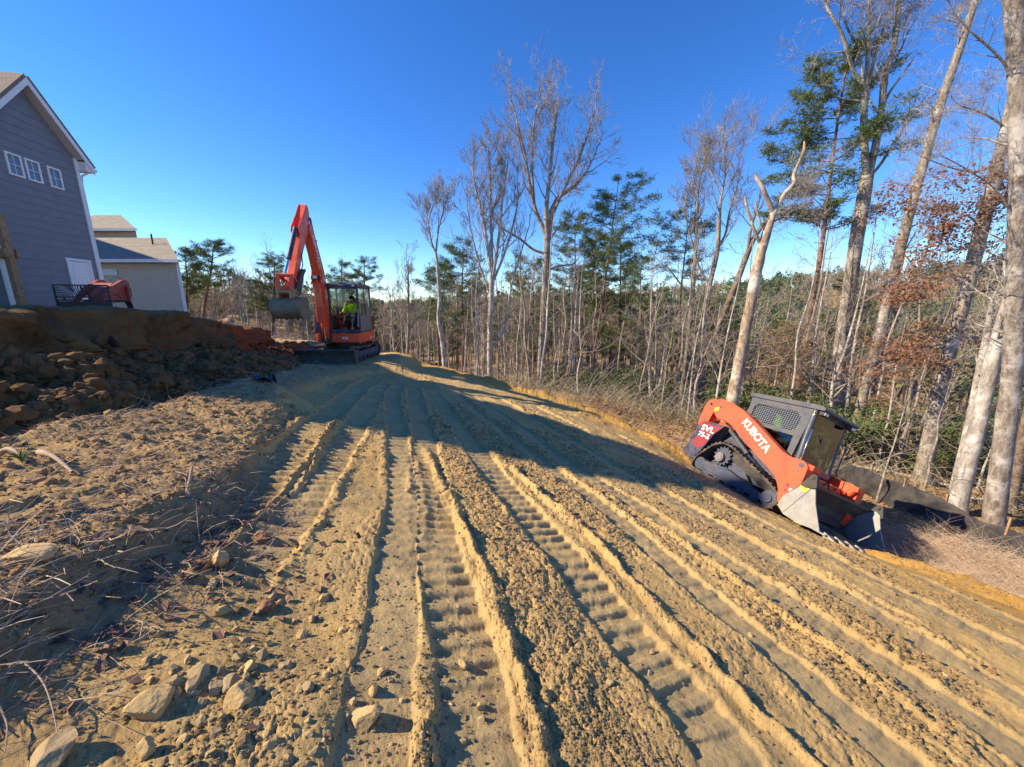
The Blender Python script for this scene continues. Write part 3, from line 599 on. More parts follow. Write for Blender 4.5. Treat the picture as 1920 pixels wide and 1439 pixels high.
def rubber_track(prof,y0,y1,parent,m,nl=48,lug=.028,th=.04):
    ctr=sum((Vector(p) for p in prof),Vector((0,0)))/len(prof)
    q=track_loop(rounded(prof,.16,5),nl*2); N=len(q); b=MB(); vs=[]
    for i,p in enumerate(q):
        t=(q[(i+1)%N]-q[i-1]).normalized(); nn=Vector((t.y,-t.x)); 
        if nn.dot(p-ctr)<0: nn=-nn
        vs.append((p,nn))
    V=[]
    for p,nn in vs:
        i_=p-nn*th; V+= [(p.x,y0,p.y),(p.x,y1,p.y),(i_.x,y1,i_.y),(i_.x,y0,i_.y)]
    F=[]
    for i in range(N):
        j=(i+1)%N
        for a,c_ in ((0,1),(1,2),(2,3),(3,0)): F.append((i*4+a,i*4+c_,j*4+c_,j*4+a))
    b.add(V,F)
    for i in range(0,N,2):
        p,nn=vs[i]; t=Vector((nn.y,-nn.x)); w=.022
        for a0,a1,s in ((y0,(y0+y1)/2-.01,1),((y0+y1)/2+.01,y1,-1)):
            k=.012*s; c=[p-t*w,p+t*w,p+t*w*.6+nn*lug,p-t*w*.6+nn*lug]
            b.prism([(x.x,x.y) for x in c],a0,a1,taper=[(x.x+t.x*k,x.y+t.y*k) for x in c])
    return b.build('rubber_track',m,parent)
def wheel(b,x,z,r,y0,y1,n=20): b.tube([(x,y0,z),(x,y1,z)],r,n,smooth=True)
def skinmesh(name,verts,edges,radii,m,parent,root=0,sub=1):
    me=bpy.data.meshes.new(name); me.from_pydata(verts,edges,[]); me.update(); o=bpy.data.objects.new(name,me); link(o,parent)
    s=o.modifiers.new('skin','SKIN'); s.use_smooth_shade=True; o.data.skin_vertices[0].data
    for i,r in enumerate(radii): o.data.skin_vertices[0].data[i].radius=(r,r) if not isinstance(r,tuple) else r
    for v in o.data.skin_vertices[0].data: v.use_root=False
    o.data.skin_vertices[0].data[root].use_root=True
    d=o.modifiers.new('sub','SUBSURF'); d.levels=sub; d.render_levels=sub+1; me.materials.append(m); return o
def person(root,joints,jacket,trousers,hair,label,cap=True):
    """seated operator; joints in the machine's coordinates: pelvis, chest, neck, head, shoulders, elbows, hands, knees, feet"""
    e=root; J={k:Vector(v) for k,v in joints.items()}
    V=[];E=[];Rr=[]
    def ch(pts,rs,start=None):
        prev=start
        for p,r in zip(pts,rs):
            V.append(tuple(p));Rr.append(r)
            if prev is not None: E.append((prev,len(V)-1))
            prev=len(V)-1
        return prev
    pel=ch([J['pelvis']],[.13]); bl=ch([J['pelvis'].lerp(J['chest'],.5)],[.13],pel); c=ch([J['chest']],[.15],bl); nk=ch([J['neck'],J['neck'].lerp(J['head'],.35)],[.065,.058],c)
    f=(J['look']).normalized(); hd=J['head']
    h=ch([hd-UP*.03,hd+UP*.045,hd+UP*.09-f*.01],[(.075,.085),(.085,.095),.06],nk)
    for s in ('l','r'):
        sh=ch([J['sh'+s]],[.075],c); el=ch([J['el'+s]],[.05],sh); wr=ch([J['ha'+s]],[.03],el); d=(J['ha'+s]-J['el'+s]).normalized(); side=d.cross(UP).normalized()
        pm=ch([J['ha'+s]+d*.05],[(.036,.02)],wr)
        for k in range(4):
            ln=(.07,.085,.08,.062)[k]; b0=J['ha'+s]+d*.085+side*(k-1.5)*.019; ch([b0,b0+d*ln*.5-UP*.012,b0+d*ln*.75-UP*.04],[.0095,.009,.008],pm)
        b0=J['ha'+s]+d*.04+side*(.034 if s=='l' else -.034); ch([b0,b0+side*(.02 if s=='l' else -.02)+d*.03-UP*.01],[.011,.009],pm)
        hp=ch([J['pelvis']+(J['kn'+s]-J['pelvis'])*.2],[.10],pel); kn=ch([J['kn'+s]],[.065],hp); an=ch([J['ft'+s]],[.045],kn); ch([J['ft'+s]+f*.12-UP*.03,J['ft'+s]+f*.2-UP*.04],[.045,.035],an)
    body=skinmesh('body',V,E,Rr,m_skin,e)
    def garment(name,pts,ed,rs,m): return skinmesh(name,[tuple(p) for p in pts],ed,rs,m,e)
    mid=J['pelvis'].lerp(J['chest'],.5)
    pts=[J['pelvis']+UP*.05,mid,J['chest'],J['neck']-UP*.03,J['shl'],J['ell'],J['hal'].lerp(J['ell'],.12),J['shr'],J['elr'],J['har'].lerp(J['elr'],.12)]
    garment('jacket',pts,[(0,1),(1,2),(2,3),(2,4),(4,5),(5,6),(2,7),(7,8),(8,9)],[.155,.155,.175,.085,.095,.068,.045,.095,.068,.045],jacket)
    hl=J['pelvis']+(J['knl']-J['pelvis'])*.22;hr=J['pelvis']+(J['knr']-J['pelvis'])*.22
    garment('trousers',[J['pelvis'],hl,J['knl'],J['ftl']+UP*.04,hr,J['knr'],J['ftr']+UP*.04],[(0,1),(1,2),(2,3),(0,4),(4,5),(5,6)],[.15,.115,.08,.06,.115,.08,.06],trousers)
    # face
    side=f.cross(UP).normalized(); fc=MB()
    for sg in (-1,1):
        fc=MB(); fc.tube([hd+f*.082+side*sg*.033+UP*.03,hd+f*.088+side*sg*.033+UP*.03],.011,8); fc.build('eye',m_hair,body)
    fc=MB(); fc.tube([hd+f*.085+UP*.03,hd+f*.108-UP*.005,hd+f*.088-UP*.012],[.009,.017,.010],8); 
    fc.build('nose',m_skin,body)
    for sg in (-1,1): fc=MB(); fc.tube([hd+side*sg*.082+UP*.0,hd+side*sg*.094-f*.012+UP*.03,hd+side*sg*.084-UP*.018],[.012,.018,.008],6); fc.build('ear',m_skin,body)
    fc=MB(); fc.tube([hd+f*.088-side*.024-UP*.035,hd+f*.093-UP*.037,hd+f*.088+side*.024-UP*.035],.006,6); fc.build('mouth',mat('lips',(.28,.1,.08),.6),body)
    # hair shell and cap
    hb=MB()
    vs=[];n=14;k=6
    for i in range(k+1):
        a=math.pi*.5*i/k
        for j in range(n):
            t=2*math.pi*j/n; r=.106*math.cos(a); vs.append(hd+UP*(.028+.105*math.sin(a))-f*.008+f*r*math.cos(t)*1.08+side*r*math.sin(t)*.95)
    hb.add(vs,[(i*n+j,i*n+(j+1)%n,(i+1)*n+(j+1)%n,(i+1)*n+j) for i in range(k) for j in range(n)],True)
    cp=hb.build('cap' if cap else 'hair',m_cap if cap else hair,e)
    if cap:
        bb=MB(); br=[]
        for t in range(-4,5): a=t/4*.9; br.append(hd+UP*.045+f*(.10+.075*math.cos(a*1.2))+side*.075*math.sin(a))
        base=[hd+UP*.05+f*.085+side*.075,hd+UP*.05+f*.085-side*.075]; p=br+base; bb.add([q for q in p]+[q+UP*.008 for q in p],[tuple(range(len(p))),tuple(range(len(p),2*len(p)))[::-1]]+[(i,i+len(p),(i+1)%len(p)+len(p),(i+1)%len(p)) for i in range(len(p))]); bb.build('brim',m_cap,cp)
        hb=MB(); hb.tube([hd-f*.07-UP*.05,hd-f*.085+UP*.03],[.06,.075],10); hb.build('hair',hair,e)
def seat(e,x,y,z,h=.55):
    b=MB(); b.prism(rounded([(x-.25,z),(x+.25,z+.02),(x+.26,z+.1),(x-.22,z+.1)],.04),y-.24,y+.24); b.prism(rounded([(x-.3,z+.05),(x-.18,z+.1),(x-.26,z+h),(x-.38,z+h-.02)],.05),y-.22,y+.22); b.box((x,y,z-.12),(.36,.36,.22)); return b.build('seat',m_blk,e,.012)
# ---- compact track loader on the slope ----
def pose(a,b,c_,loc):
    M=(Euler((0,0,c_)).to_matrix()@Euler((0,b,0)).to_matrix()@Euler((a,0,0)).to_matrix()).to_4x4(); M.translation=Vector(loc); return M
LM=pose(R(-25.28),R(-2.21),R(-76.35),(5.49,7.667,-4.186))
def loader():
    e=empty('track_loader',label='orange track loader with open front bucket crossing the steep slope beside the woods',cat='track loader',mtx=LM)
    b=MB(); b.prism(rounded([(-1.5,.22),(-1.6,.35),(-1.52,1.05),(-1.3,1.22),(-.55,1.22),(-.3,.9),(.75,.85),(1.0,.55),(1.0,.22)],.05),-.47,.47); b.build('chassis',m_navy,e,.015)
    b=MB(); b.prism(rounded([(-1.58,1.0),(-1.56,1.12),(-1.36,1.3),(-.8,1.34),(-.75,1.2),(-1.3,1.16)],.04),-.5,.5); b.build('hood',m_or,e,.01)
    for s in (-1,1):
        y0,y1=(s*.5,s*.80)
        b=MB(); b.prism(rounded([(-1.28,.12),(-1.64,.22),(-1.55,1.02),(-1.38,1.16),(-.78,1.2),(-.97,.92),(-1.1,.5)],.035),min(y0,y1),max(y0,y1)); tp=b.build('tail_panel',m_navy,e,.012)
        b=MB(); yy=s*.803; b.prism([(-1.44,1.05),(-1.4,1.1),(-.82,1.13),(-1.0,.88),(-1.22,.80),(-1.38,.82)],yy-.001,yy+.001); b.prism([(-1.44,.72),(-1.12,.82),(-1.02,.78),(-1.12,.55),(-1.3,.44),(-1.5,.55)],yy-.0015,yy+.0015); b.build('red_decal',m_rd,tp)
        M=Matrix(((s*-1.,0,0,-1.2),(0,0,s*1.,s*.807),(0,1,0,.98),(0,0,0,1))); 
        text_mesh('model_lettering','SVL',.2,.001,m_wt,tp,M,.004,1.35); M2=M.copy(); M2.translation=Vector((-1.24,s*.807,.80)); text_mesh('model_lettering','75-2',.17,.001,m_wt,tp,M2,.004,1.2)
        # rear link upright and lift arm
        b=MB(); b.prism(rounded([(-1.58,1.0),(-1.62,1.45),(-1.6,1.66),(-1.47,1.77),(-1.3,1.75),(-1.26,1.55),(-1.3,1.3),(-1.3,1.05)],.07,4),s*.60,s*.80); b.build('rear_link',m_or,e,.012)
        arm=[(-1.32,1.74),(-1.2,1.80),(-.89,1.78),(-.44,1.66),(0,1.46),(.81,1.06),(.98,1.04),(1.2,1.06),(1.32,.98),(1.34,.7),(1.31,.32),(1.22,.13),(1.1,.14),(1.02,.36),(.87,.56),(.65,.68),(-.01,.96),(-.5,1.22),(-.8,1.32),(-1.05,1.3),(-1.27,1.46)]
        b=MB(); b.prism(rounded(arm,.07,3),s*.66,s*.84); ar=b.build('lift_arm',m_or,e,.014)
        b=MB(); 
        for px_,pz in ((-1.1,1.6),(1.2,.96),(-1.45,1.62)): b.tube([(px_,s*.83,pz),(px_,s*.85,pz)],.035 if pz>1 else .05,14)
        b.build('pivot_pin',m_char,ar)
        b=MB(); b.prism([(-1.25,1.46),(-1.12,1.5),(-1.13,1.58),(-1.24,1.55)],s*.8405,s*.843); b.build('reflector',m_yel,ar)
        ang=math.atan2(-.52,.95); X=Vector((math.cos(ang),0,math.sin(ang))); 
        if s<0: Mx=Matrix(((X.x,-X.z,0,.08),(0,0,-1,-.8445),(X.z,X.x,0,1.22),(0,0,0,1)))
        else: Mx=Matrix(((-X.x,X.z,0,.08),(0,0,1,.8445),(-X.z,-X.x,0,1.22),(0,0,0,1))); Mx=Matrix(((-X.x,X.z,0,.08),(0,0,1,.8445),(-X.z,X.x*1,0,1.22),(0,0,0,1)))
        text_mesh('arm_lettering','KUBOTA',.225,.001,m_wt,ar,Mx,.006,1.05)
        b=MB(); b.box((1.14,s*.841,.52),(.07,.004,.08)); b.box((1.14,s*.841,.41),(.05,.004,.06)); b.build('warning_decal',m_rd,ar); b=MB(); b.box((1.22,s*.841,.46),(.05,.004,.05)); b.build('white_sticker',m_wt,ar)
        # front of arm: tilt cylinder with orange guard
        b=MB(); b.tube([(1.30,s*.60,1.0),(1.13,s*.60,.6)],.06,14); b.box((1.30,s*.66,.98),(.14,.22,.10)); cy=b.build('tilt_cylinder',m_or,e,.008)
        b=MB(); b.tube([(1.13,s*.60,.6),(1.08,s*.60,.35)],.03,12); b.build('rod',m_chr,cy)
        b=MB(); b.tube([(-.9,s*.6,1.22),(-.1,s*.6,.78)],.05,14); cy=b.build('lift_cylinder',m_char,e); b=MB(); b.tube([(-.1,s*.6,.78),(.5,s*.62,.5)],.028,12); b.build('rod',m_chr,cy)
        # undercarriage
        prof=[(-1.2,-.06),(-1.2,.22),(-.84,.70),(-.6,.83),(-.36,.82),(.75,.44),(1.05,.30),(1.12,.12),(1.0,-.08)]
        tr=rubber_track(prof,*(sorted((s*.5,s*.83))),e,m_rub)
        b=MB(); b.prism(rounded([(-1.0,.10),(-.95,.24),(-.3,.3),(.5,.16),(.9,.12),(.9,.02),(-.9,.0)],.03),*sorted((s*.55,s*.80))); b.box((-.1,s*.81,.1),(1.5,.02,.10)); b.prism([(-.5,.25),(-.35,.6),(-.2,.6),(.2,.25)],*sorted((s*.52,s*.6)));fr=b.build('track_frame',m_trk,e,.01)
        b=MB(); b.prism([(-.62,.62),(-.35,.72),(.85,.33),(.95,.2),(.9,.15),(-.3,.5)],*sorted((s*.52,s*.66))); b.build('track_guard',m_rubn,fr,.01)
        for k in range(5):
            b=MB(); x=-.72+k*.33; wheel(b,x,.02,.10,*sorted((s*.56,s*.79))); b.tube([(x,s*.79,.02),(x,s*.805,.02)],.05,12); b.build('roller',m_trk,e)
        b=MB(); wheel(b,-1.0,.14,.15,*sorted((s*.58,s*.78))); b.build('idler',m_trk,e); b=MB(); wheel(b,.88,.12,.17,*sorted((s*.58,s*.78))); b.tube([(.88,s*.78,.12),(.88,s*.81,.12)],.08,14); b.build('idler',m_trk,e)
        b=MB()
        wheel(b,-.56,.52,.2,*sorted((s*.6,s*.72)))
        for k in range(14):
            a=2*math.pi*k/14; b.tube([(-.56+.215*math.cos(a),s*.6,.52+.215*math.sin(a)),(-.56+.215*math.cos(a),s*.72,.52+.215*math.sin(a))],.025,8)
        sp=b.build('drive_sprocket',m_trk,e); b=MB(); b.tube([(-.56,s*.72,.47),(-.56,s*.8,.47)],.11,18); b.tube([(-.56,s*.8,.47),(-.56,s*.815,.47)],.075,18); b.build('hub',mat('hub_grey',(.2,.19,.2),.5,.5,dust=DUST,dustamt=.3),sp,.008)
    # cab
    y=.46
    def plate(nm,s):
        # side plate with two openings, built from bars
        b=MB(); Y0,Y1=sorted((s*(y-.02),s*(y+.03)))
        O=[(-.74,2.13),(.71,2.15),(.70,1.05),(-.62,1.0)]; 
        def P(poly): b.prism(poly,Y0,Y1)
        P([(-.74,2.13),(.71,2.15),(.71,2.0),(-.70,1.97)]); P([(-.70,1.97),(-.58,1.972),(-.50,1.0),(-.62,1.0)]); P([(.52,1.995),(.71,2.0),(.70,1.05),(.58,1.05)])
        P([(-.56,1.58),(.55,1.58),(.56,1.49),(-.55,1.49)])
        for c in (((-.58,1.972),(-.48,1.974),(-.575,1.88)),((.52,1.995),(.42,1.992),(.53,1.90)),((-.555,1.58),(-.47,1.58),(-.56,1.66)),((.55,1.58),(.46,1.58),(.545,1.66))): P(list(c))
        p=b.build('side_plate',m_char,cb,.01)
        w=MB(); 
        for k in range(1,22):
            x=-.58+k*.052; w.tube([(x,s*y,1.55),(x+.01,s*y,1.99)],.0045,4,False)
        for k in range(1,11):
            z=1.575+k*.04; w.tube([(-.57,s*y,z),(.55,s*y,z+.0)],.0045,4,False)
        w.build('mesh_guard',mat('mesh_grey',(.28,.29,.29),.5),p)
        g=MB(); g.box((0,s*(y-.03),1.5),(1.12,.006,.95)); g.build('side_glass',m_cabg,p)
    cb=MB(); cb.prism(rounded([(-.76,2.1),(-.72,2.19),(.74,2.23),(.92,2.2),(.93,2.13),(.7,2.13)],.03),-.53,.53); 
    cb=cb.build('cab',m_char,e,.02)
    for s in (-1,1): plate('',s)
    # front posts (rounded), front glass frame
    for s in (-1,1):
        b=MB(); b.tube([(.72,s*.46,2.12),(.76,s*.46,1.6),(.84,s*.46,.95)],.05,12); b.build('front_post',m_char,cb)
        b=MB(); b.tube([(.80,s*.50,1.75),(.87,s*.54,1.7),(.92,s*.53,1.1),(.86,s*.5,1.0)],.012,8); b.build('grab_rail',m_chr if s<0 else m_char,cb)
        b=MB(); b.box((.86,s*.42,2.08),(.1,.14,.08)); l=b.build('work_lamp',m_blk,cb,.012); b=MB(); b.box((.915,s*.42,2.08),(.01,.11,.055)); b.build('lens',mat('lamp_lens',(.6,.6,.6),.15),l)
    b=MB(); b.bar((.72,-.44,2.1),(.72,.44,2.1),.08,.1); b.build('front_header',m_char,cb,.01); b=MB(); b.bar((.87,-.44,.98),(.87,.44,.98),.07,.12); b.build('front_frame',m_char,cb,.01)
    b=MB(); b.add([(.755,-.42,2.05),(.755,.42,2.05),(.865,.42,1.02),(.865,-.42,1.02),(.761,-.42,2.05),(.761,.42,2.05),(.871,.42,1.02),(.871,-.42,1.02)],[(0,1,2,3),(7,6,5,4),(0,4,5,1),(1,5,6,2),(2,6,7,3),(3,7,4,0)]); b.build('windscreen',m_cabg,cb)
    b=MB(); b.tube([(.78,.1,1.2),(.83,-.15,1.7)],.009,6); b.tube([(.77,-.35,1.62),(.78,.36,1.60)],.012,6); b.build('wiper',m_blk,cb)
    b=MB(); b.box((-.68,0,1.2),(.04,.88,.4)); b.box((-.71,0,2.05),(.04,.88,.14)); b.box((-.69,.4,1.69),(.04,.09,.58)); b.box((-.69,-.4,1.69),(.04,.09,.58)); 
    for k in range(1,14): b.tube([(-.70,-.4+k*.058,1.4),(-.70,-.4+k*.058,1.98)],.0045,4,False)
    for k in range(1,10): b.tube([(-.70,-.36,1.4+k*.058),(-.70,.36,1.4+k*.058)],.0045,4,False)
    b.build('rear_panel',m_char,cb)
    b=MB(); b.box((0,0,.98),(1.3,.88,.06)); b.build('floor',m_blk,cb)
    for s in (-1,1):
        b=MB(); b.tube([(.35,s*.32,1.0),(.38,s*.32,1.42),(.36,s*.32,1.5)],[.02,.02,.035],8); b.prism(rounded([(-.2,1.3),(.4,1.38),(.4,1.3),(-.2,1.2)],.02),s*.3-.06,s*.3+.06); b.build('control_lever',m_blk,cb)
    seat(e,-.1,0,1.24,.62)
    # front step body between the arms, orange far-side tower
    b=MB(); b.box((1.0,0,.62),(.3,1.18,.5)); b.build('front_body',m_or,e,.02); b=MB(); b.box((1.22,0,.42),(.1,1.2,.5)); b.bar((1.3,-.62,.2),(1.3,.62,.2),.1,.12); b.build('quick_hitch',m_blk,e,.01)
    for yy in (-.3,0,.3):
        b=MB(); b.tube([(1.12,yy,.75),(1.2,yy*1.2,.88),(1.34,yy*1.5,.6)],.014,6); b.build('hydraulic_hose',m_blk,e)
    # bucket
    bk=MB(); th=.02; back=[(1.99,.02),(1.62,-.02),(1.36,.02),(1.24,.14),(1.26,.42),(1.44,.70)]
    # shell as thick strip
    n=len(back); out=[]
    for i in range(n):
        a=Vector(back[max(i-1,0)]);c=Vector(back[min(i+1,n-1)]); t=(c-a).normalized(); nn=Vector((-t.y,t.x)); out.append((back[i][0]+nn.x*-th,back[i][1]+nn.y*-th))
    for i in range(n-1): bk.prism([back[i],back[i+1],out[i+1],out[i]],-.92,.92)
    bk.bar((1.46,-.92,.71),(1.46,.92,.71),.07,.05)
    bko=bk.build('bucket',m_steeld,e,.004)
    side=[(2.0,.02),(1.62,-.03),(1.36,.0),(1.2,.1),(1.22,.3),(1.46,.66),(1.56,.74),(1.64,.70),(1.76,.42)]
    for s in (-1,1):
        b=MB(); b.prism(side,*sorted((s*.92,s*.945))); b.prism([(1.30,.06),(1.36,.04),(1.60,.62),(1.54,.66)],*sorted((s*.945,s*.957))); sp=b.build('side_plate',m_steel,bko,.003)
        b=MB(); b.prism(rounded([(1.42,.62),(1.50,.60),(1.70,.66),(1.62,.88),(1.54,.88),(1.5,.78)],.03),*sorted((s*.93,s*.985))); b.tube([(1.57,s*.9,.82),(1.57,s*1.0,.82)],.035,12); b.build('ear',m_blk,sp,.004)
        if s<0: b=MB(); b.tube([(1.50,s*.957,.60),(1.50,s*.96,.60)],.075,20); d=b.build('round_decal',m_yel,sp)
    b=MB(); b.box((1.99,0,.01),(.2,1.88,.025)); b.build('cutting_edge',m_steel,bko,.004)
    for k in range(7):
        yk=-.84+k*.28; b=MB(); b.prism([(2.02,.05),(2.20,-.01),(2.20,-.03),(2.02,-.03)],yk-.03,yk+.03); b.build('tooth',mat('bright_steel',(.30,.28,.25),.5,.6,dust=DUST,dustamt=.7),bko,.003)
    # operator
    p=empty('person',mtx=LM,label='operator in a yellow hi-vis shirt seated inside the track loader cab',cat='person',group='machine operators')
    person(p,dict(pelvis=(-.12,0,1.42),chest=(-.16,0,1.72),neck=(-.14,0,1.86),head=(-.1,0,1.97),look=(1,-.15,-.1),shl=(-.14,.19,1.8),shr=(-.14,-.19,1.8),ell=(.08,.3,1.56),elr=(.08,-.3,1.56),hal=(.33,.3,1.47),har=(.33,-.3,1.47),knl=(.38,.13,1.44),knr=(.38,-.13,1.44),ftl=(.56,.13,1.08),ftr=(.56,-.13,1.08)),m_hv,m_jean,m_hair,'')
    return e
loader()
# ---- excavator on the pad ----
EO=Vector((-5.85,13.0,-1.8))
def excavator():
    e=empty('excavator',EO,(0,0,0),label='orange compact excavator with raised boom and hanging bucket on the graded pad',cat='excavator'); bpy.context.view_layer.update()
    U=Matrix.Rotation(R(-89),4,'Z'); H=Matrix.Rotation(R(-85),4,'Z'); 
    def B(M): m=MB(); m.X=M; return m
    for s in (-1,1):
        prof=[(-1.0,.0),(-1.2,.14),(-1.22,.34),(-1.02,.52),(1.0,.50),(1.2,.34),(1.18,.13),(1.0,.0)]
        b=MB(); tr=rubber_track([(x,z) for x,z in prof],*sorted((s*.54,s*.86)),e,m_rub); tr.data.transform(U)
        b=B(U); b.box((0,s*.70,.26),(1.9,.26,.2)); 
        for k in range(5): wheel(b,-.75+k*.37,.12,.09,s*.70-.12,s*.70+.12)
        wheel(b,-1.0,.27,.2,s*.70-.1,s*.70+.1);wheel(b,1.0,.26,.2,s*.70-.1,s*.70+.1); b.build('track_frame',m_trk,e,.01)
    b=B(U); b.box((0,0,.36),(1.1,1.1,.26)); b.tube([(0,0,.45),(0,0,.66)],.48,28); b.build('undercarriage',m_blk,e,.02)
    b=B(U); bl=[(1.62,-.02),(1.55,.1),(1.54,.34),(1.64,.5),(1.69,.5),(1.61,.33),(1.62,.12),(1.68,-.02)]; b.prism(bl,-.98,.98); b.bar((1.66,-.98,.485),(1.66,.98,.485),.08,.05)
    for s in (-1,1): b.prism([(1.66,-.02),(1.35,-.02),(1.38,.46),(1.68,.49)],*sorted((s*.965,s*.985)))
    blo=b.build('blade',m_steeld,e,.005); b=B(U); b.box((1.65,-.1,.0),(.06,1.98,.08)); b.build('cutting_edge',m_steel,blo,.004)
    for s in (-1,1): b=B(U); b.bar((1.5,s*.45,.2),(.5,s*.5,.32),.1,.14); b.build('blade_arm',m_navy,e,.01)
    # upper body
    b=B(H); b.prism(rounded([(.72,-.72),(.8,-.3),(.82,.3),(.74,.8),(.2,.86),(-.5,.88),(-.9,.7),(-1.05,.2),(-1.05,-.3),(-.8,-.8),(-.2,-.86)],.12,4),.66,.98,axis='z'); b.build('skirt',m_or,e,.03)
    b=B(H); b.prism(rounded([(-.45,-.86),(-.5,.9),(-.92,.68),(-1.12,.2),(-1.12,-.3),(-.86,-.78)],.15,5),.55,1.62,axis='z'); b.build('counterweight',m_or,e,.05)
    b=B(H); b.prism(rounded([(.72,-.78),(.74,-.34),(-.48,-.34),(-.48,-.84)],.12,5),.98,1.56,axis='z'); b.build('side_housing',m_navy,e,.06)
    b=B(H); b.box((-.88,.885,.82),(.3,.02,.2)); b.box((-.6,.89,1.25),(.16,.012,.5)); b.build('grille',m_blk,e,.004)
    M=H@Matrix(((0,0,1,.826),(1,0,0,.3),(0,1,0,.80),(0,0,0,1))); text_mesh('lettering','KX',.12,.002,m_wt,e,M,.004,1.2); M=H@Matrix(((-1,0,0,-.1),(0,0,1,.885),(0,1,0,.74),(0,0,0,1))); text_mesh('lettering','57',.12,.002,m_wt,e,M,.004,1.2)
    # cab
    x0,x1,y0,y1,z0,z1=-.60,.78,-.16,.82,.98,2.52
    cb=B(H); cb.prism(rounded([(x0-.04,z1),(x0,z1+.1),(x1-.1,z1+.14),(x1+.03,z1+.06),(x1+.04,z1)],.04),y0-.03,y1+.03); cab=cb.build('cab',m_char,e,.03)
    b=B(H)
    for y in (y0+.03,y1-.03):
        b.bar((x1-.02,y,z0),(x1-.02,y,z1),.07,.07); b.bar((x0,y,z0),(x0,y,z1),.09,.09); b.bar((x0,y,z0+.04),(x1,y,z0+.04),.07,.09); b.bar((.12,y,z0),(.06,y,z1),.06,.06)
    b.bar((x1,y0,z0+.05),(x1,y1,z0+.05),.07,.14); b.bar((x1,y0,z1-.03),(x1,y1,z1-.03),.07,.08); b.bar((x0,y0,z0+.3),(x0,y1,z0+.3),.06,.6); b.build('cab_frame',m_navy,cab,.012)
    b=B(H); b.prism([(.12,z0+.06),(x1-.05,z0+.06),(x1-.05,z0+.5),(.6,z0+.56),(.12,z0+.56)],y1-.02,y1+.012); b.prism([(x0+.05,z0+.06),(.08,z0+.06),(.08,z0+.8),(x0+.05,z0+.8)],y1-.02,y1+.01); d=b.build('door',mat('grey_door_panel',(.16,.155,.14),.5,dust=DUST,dustamt=.5),cab,.008)
    b=B(H); b.tube([(.2,y1+.02,z0+.62),(.2,y1+.05,z0+.66),(.2,y1+.05,z0+.95),(.2,y1+.02,z0+1.0)],.013,8); b.build('door_handle',m_blk,d)
    for nm,f in (('windscreen',((x1-.01,y0+.06,z0+.12),(x1-.01,y1-.06,z0+.12),(x1-.01,y1-.06,z1-.06),(x1-.01,y0+.06,z1-.06))),('door_glass',((.12,y1-.01,z0+.55),(x1-.05,y1-.01,z0+.5),(x1-.05,y1-.01,z1-.04),(.1,y1-.01,z1-.04))),('side_glass',((x0+.05,y1-.01,z0+.8),(.06,y1-.01,z0+.8),(.05,y1-.01,z1-.04),(x0+.05,y1-.01,z1-.04))),('rear_glass',((x0,y0+.06,z0+.6),(x0,y1-.06,z0+.6),(x0,y1-.06,z1-.05),(x0,y0+.06,z1-.05))),('right_glass',((x0+.05,y0+.02,z0+.6),(x1-.05,y0+.02,z0+.6),(x1-.05,y0+.02,z1-.04),(x0+.05,y0+.02,z1-.04)))):
        b=B(H); b.add(f,[(0,1,2,3)]); b.build(nm,m_cabg,cab)
    b=B(H); b.box((x1+.06,y1-.1,z1+.04),(.1,.13,.14)); l=b.build('work_lamp',m_blk,cab,.015); b=B(H); b.box((x1+.115,y1-.1,z1+.04),(.008,.09,.09)); b.build('lens',mat('lamp_lens',(.6,.6,.6),.15),l)
    b=B(H); b.tube([(x1+.03,y1-.02,z0+.8),(x1+.06,y1-.06,z0+.2)],.02,8); b.tube([(x1+.0,y1-.3,z0+.15),(x1+.02,y1-.12,z0+.75)],.011,6); b.build('grab_rail',mat('mesh_grey',(.28,.29,.29),.5),cab)
    sx=seat(e,-.05,.36,1.32,.62); sx.data.transform(H)
    b=B(H); b.prism(rounded([(-.2,1.42),(.28,1.5),(.28,1.4),(-.2,1.3)],.03),.62,.74); b.prism(rounded([(-.2,1.42),(.28,1.5),(.28,1.4),(-.2,1.3)],.03),-.02,.1)
    for y in (.04,.68): b.tube([(.25,y,1.45),(.27,y,1.66)],[.014,.026],8)
    for y in (.26,.42): b.tube([(.5,y,1.0),(.47,y,1.55)],[.014,.022],8)
    b.build('control_levers',m_blk,cab)
    # boom: plane frame
    T=Matrix.Translation(Vector((-6.1,12.2,-1.8))-EO)@Matrix.Rotation(R(-80),4,'Z')
    b=B(T); b.box((-.12,0,.84),(.42,.34,.36)); b.tube([(.02,0,.62),(.02,0,1.15)],.09,14); b.build('swing_post',m_blk,e,.02)
    w=.115
    boom=[(-.14,.78),(-.17,1.5),(-.14,2.2),(.0,2.85),(.25,3.35),(.66,4.1),(.78,4.32),(.98,4.28),(1.02,4.08),(.72,3.55),(.52,3.0),(.40,2.6),(.26,2.1),(.15,1.5),(.12,.78)]
    b=B(T); b.prism(rounded(boom,.1,4),-w,w); bm=b.build('boom',m_or,e,.012)
    b=B(T)
    for s in (-1,1): b.prism(rounded([(.28,2.5),(.46,2.45),(.54,2.8),(.40,3.05),(.24,2.9)],.04),*sorted((s*w,s*(w+.03))))
    b.tube([(.42,-w-.06,2.76),(.42,w+.06,2.76)],.05,14); b.build('boom_bracket',m_or,bm,.006)
    b=B(T); b.box((.56,-.0,2.78),(.10,.16,.12)); l=b.build('boom_lamp',m_blk,bm,.01); b=B(T); b.box((.615,0,2.78),(.01,.12,.09)); b.build('lens',mat('lamp_lens',(.6,.6,.6),.15),l)
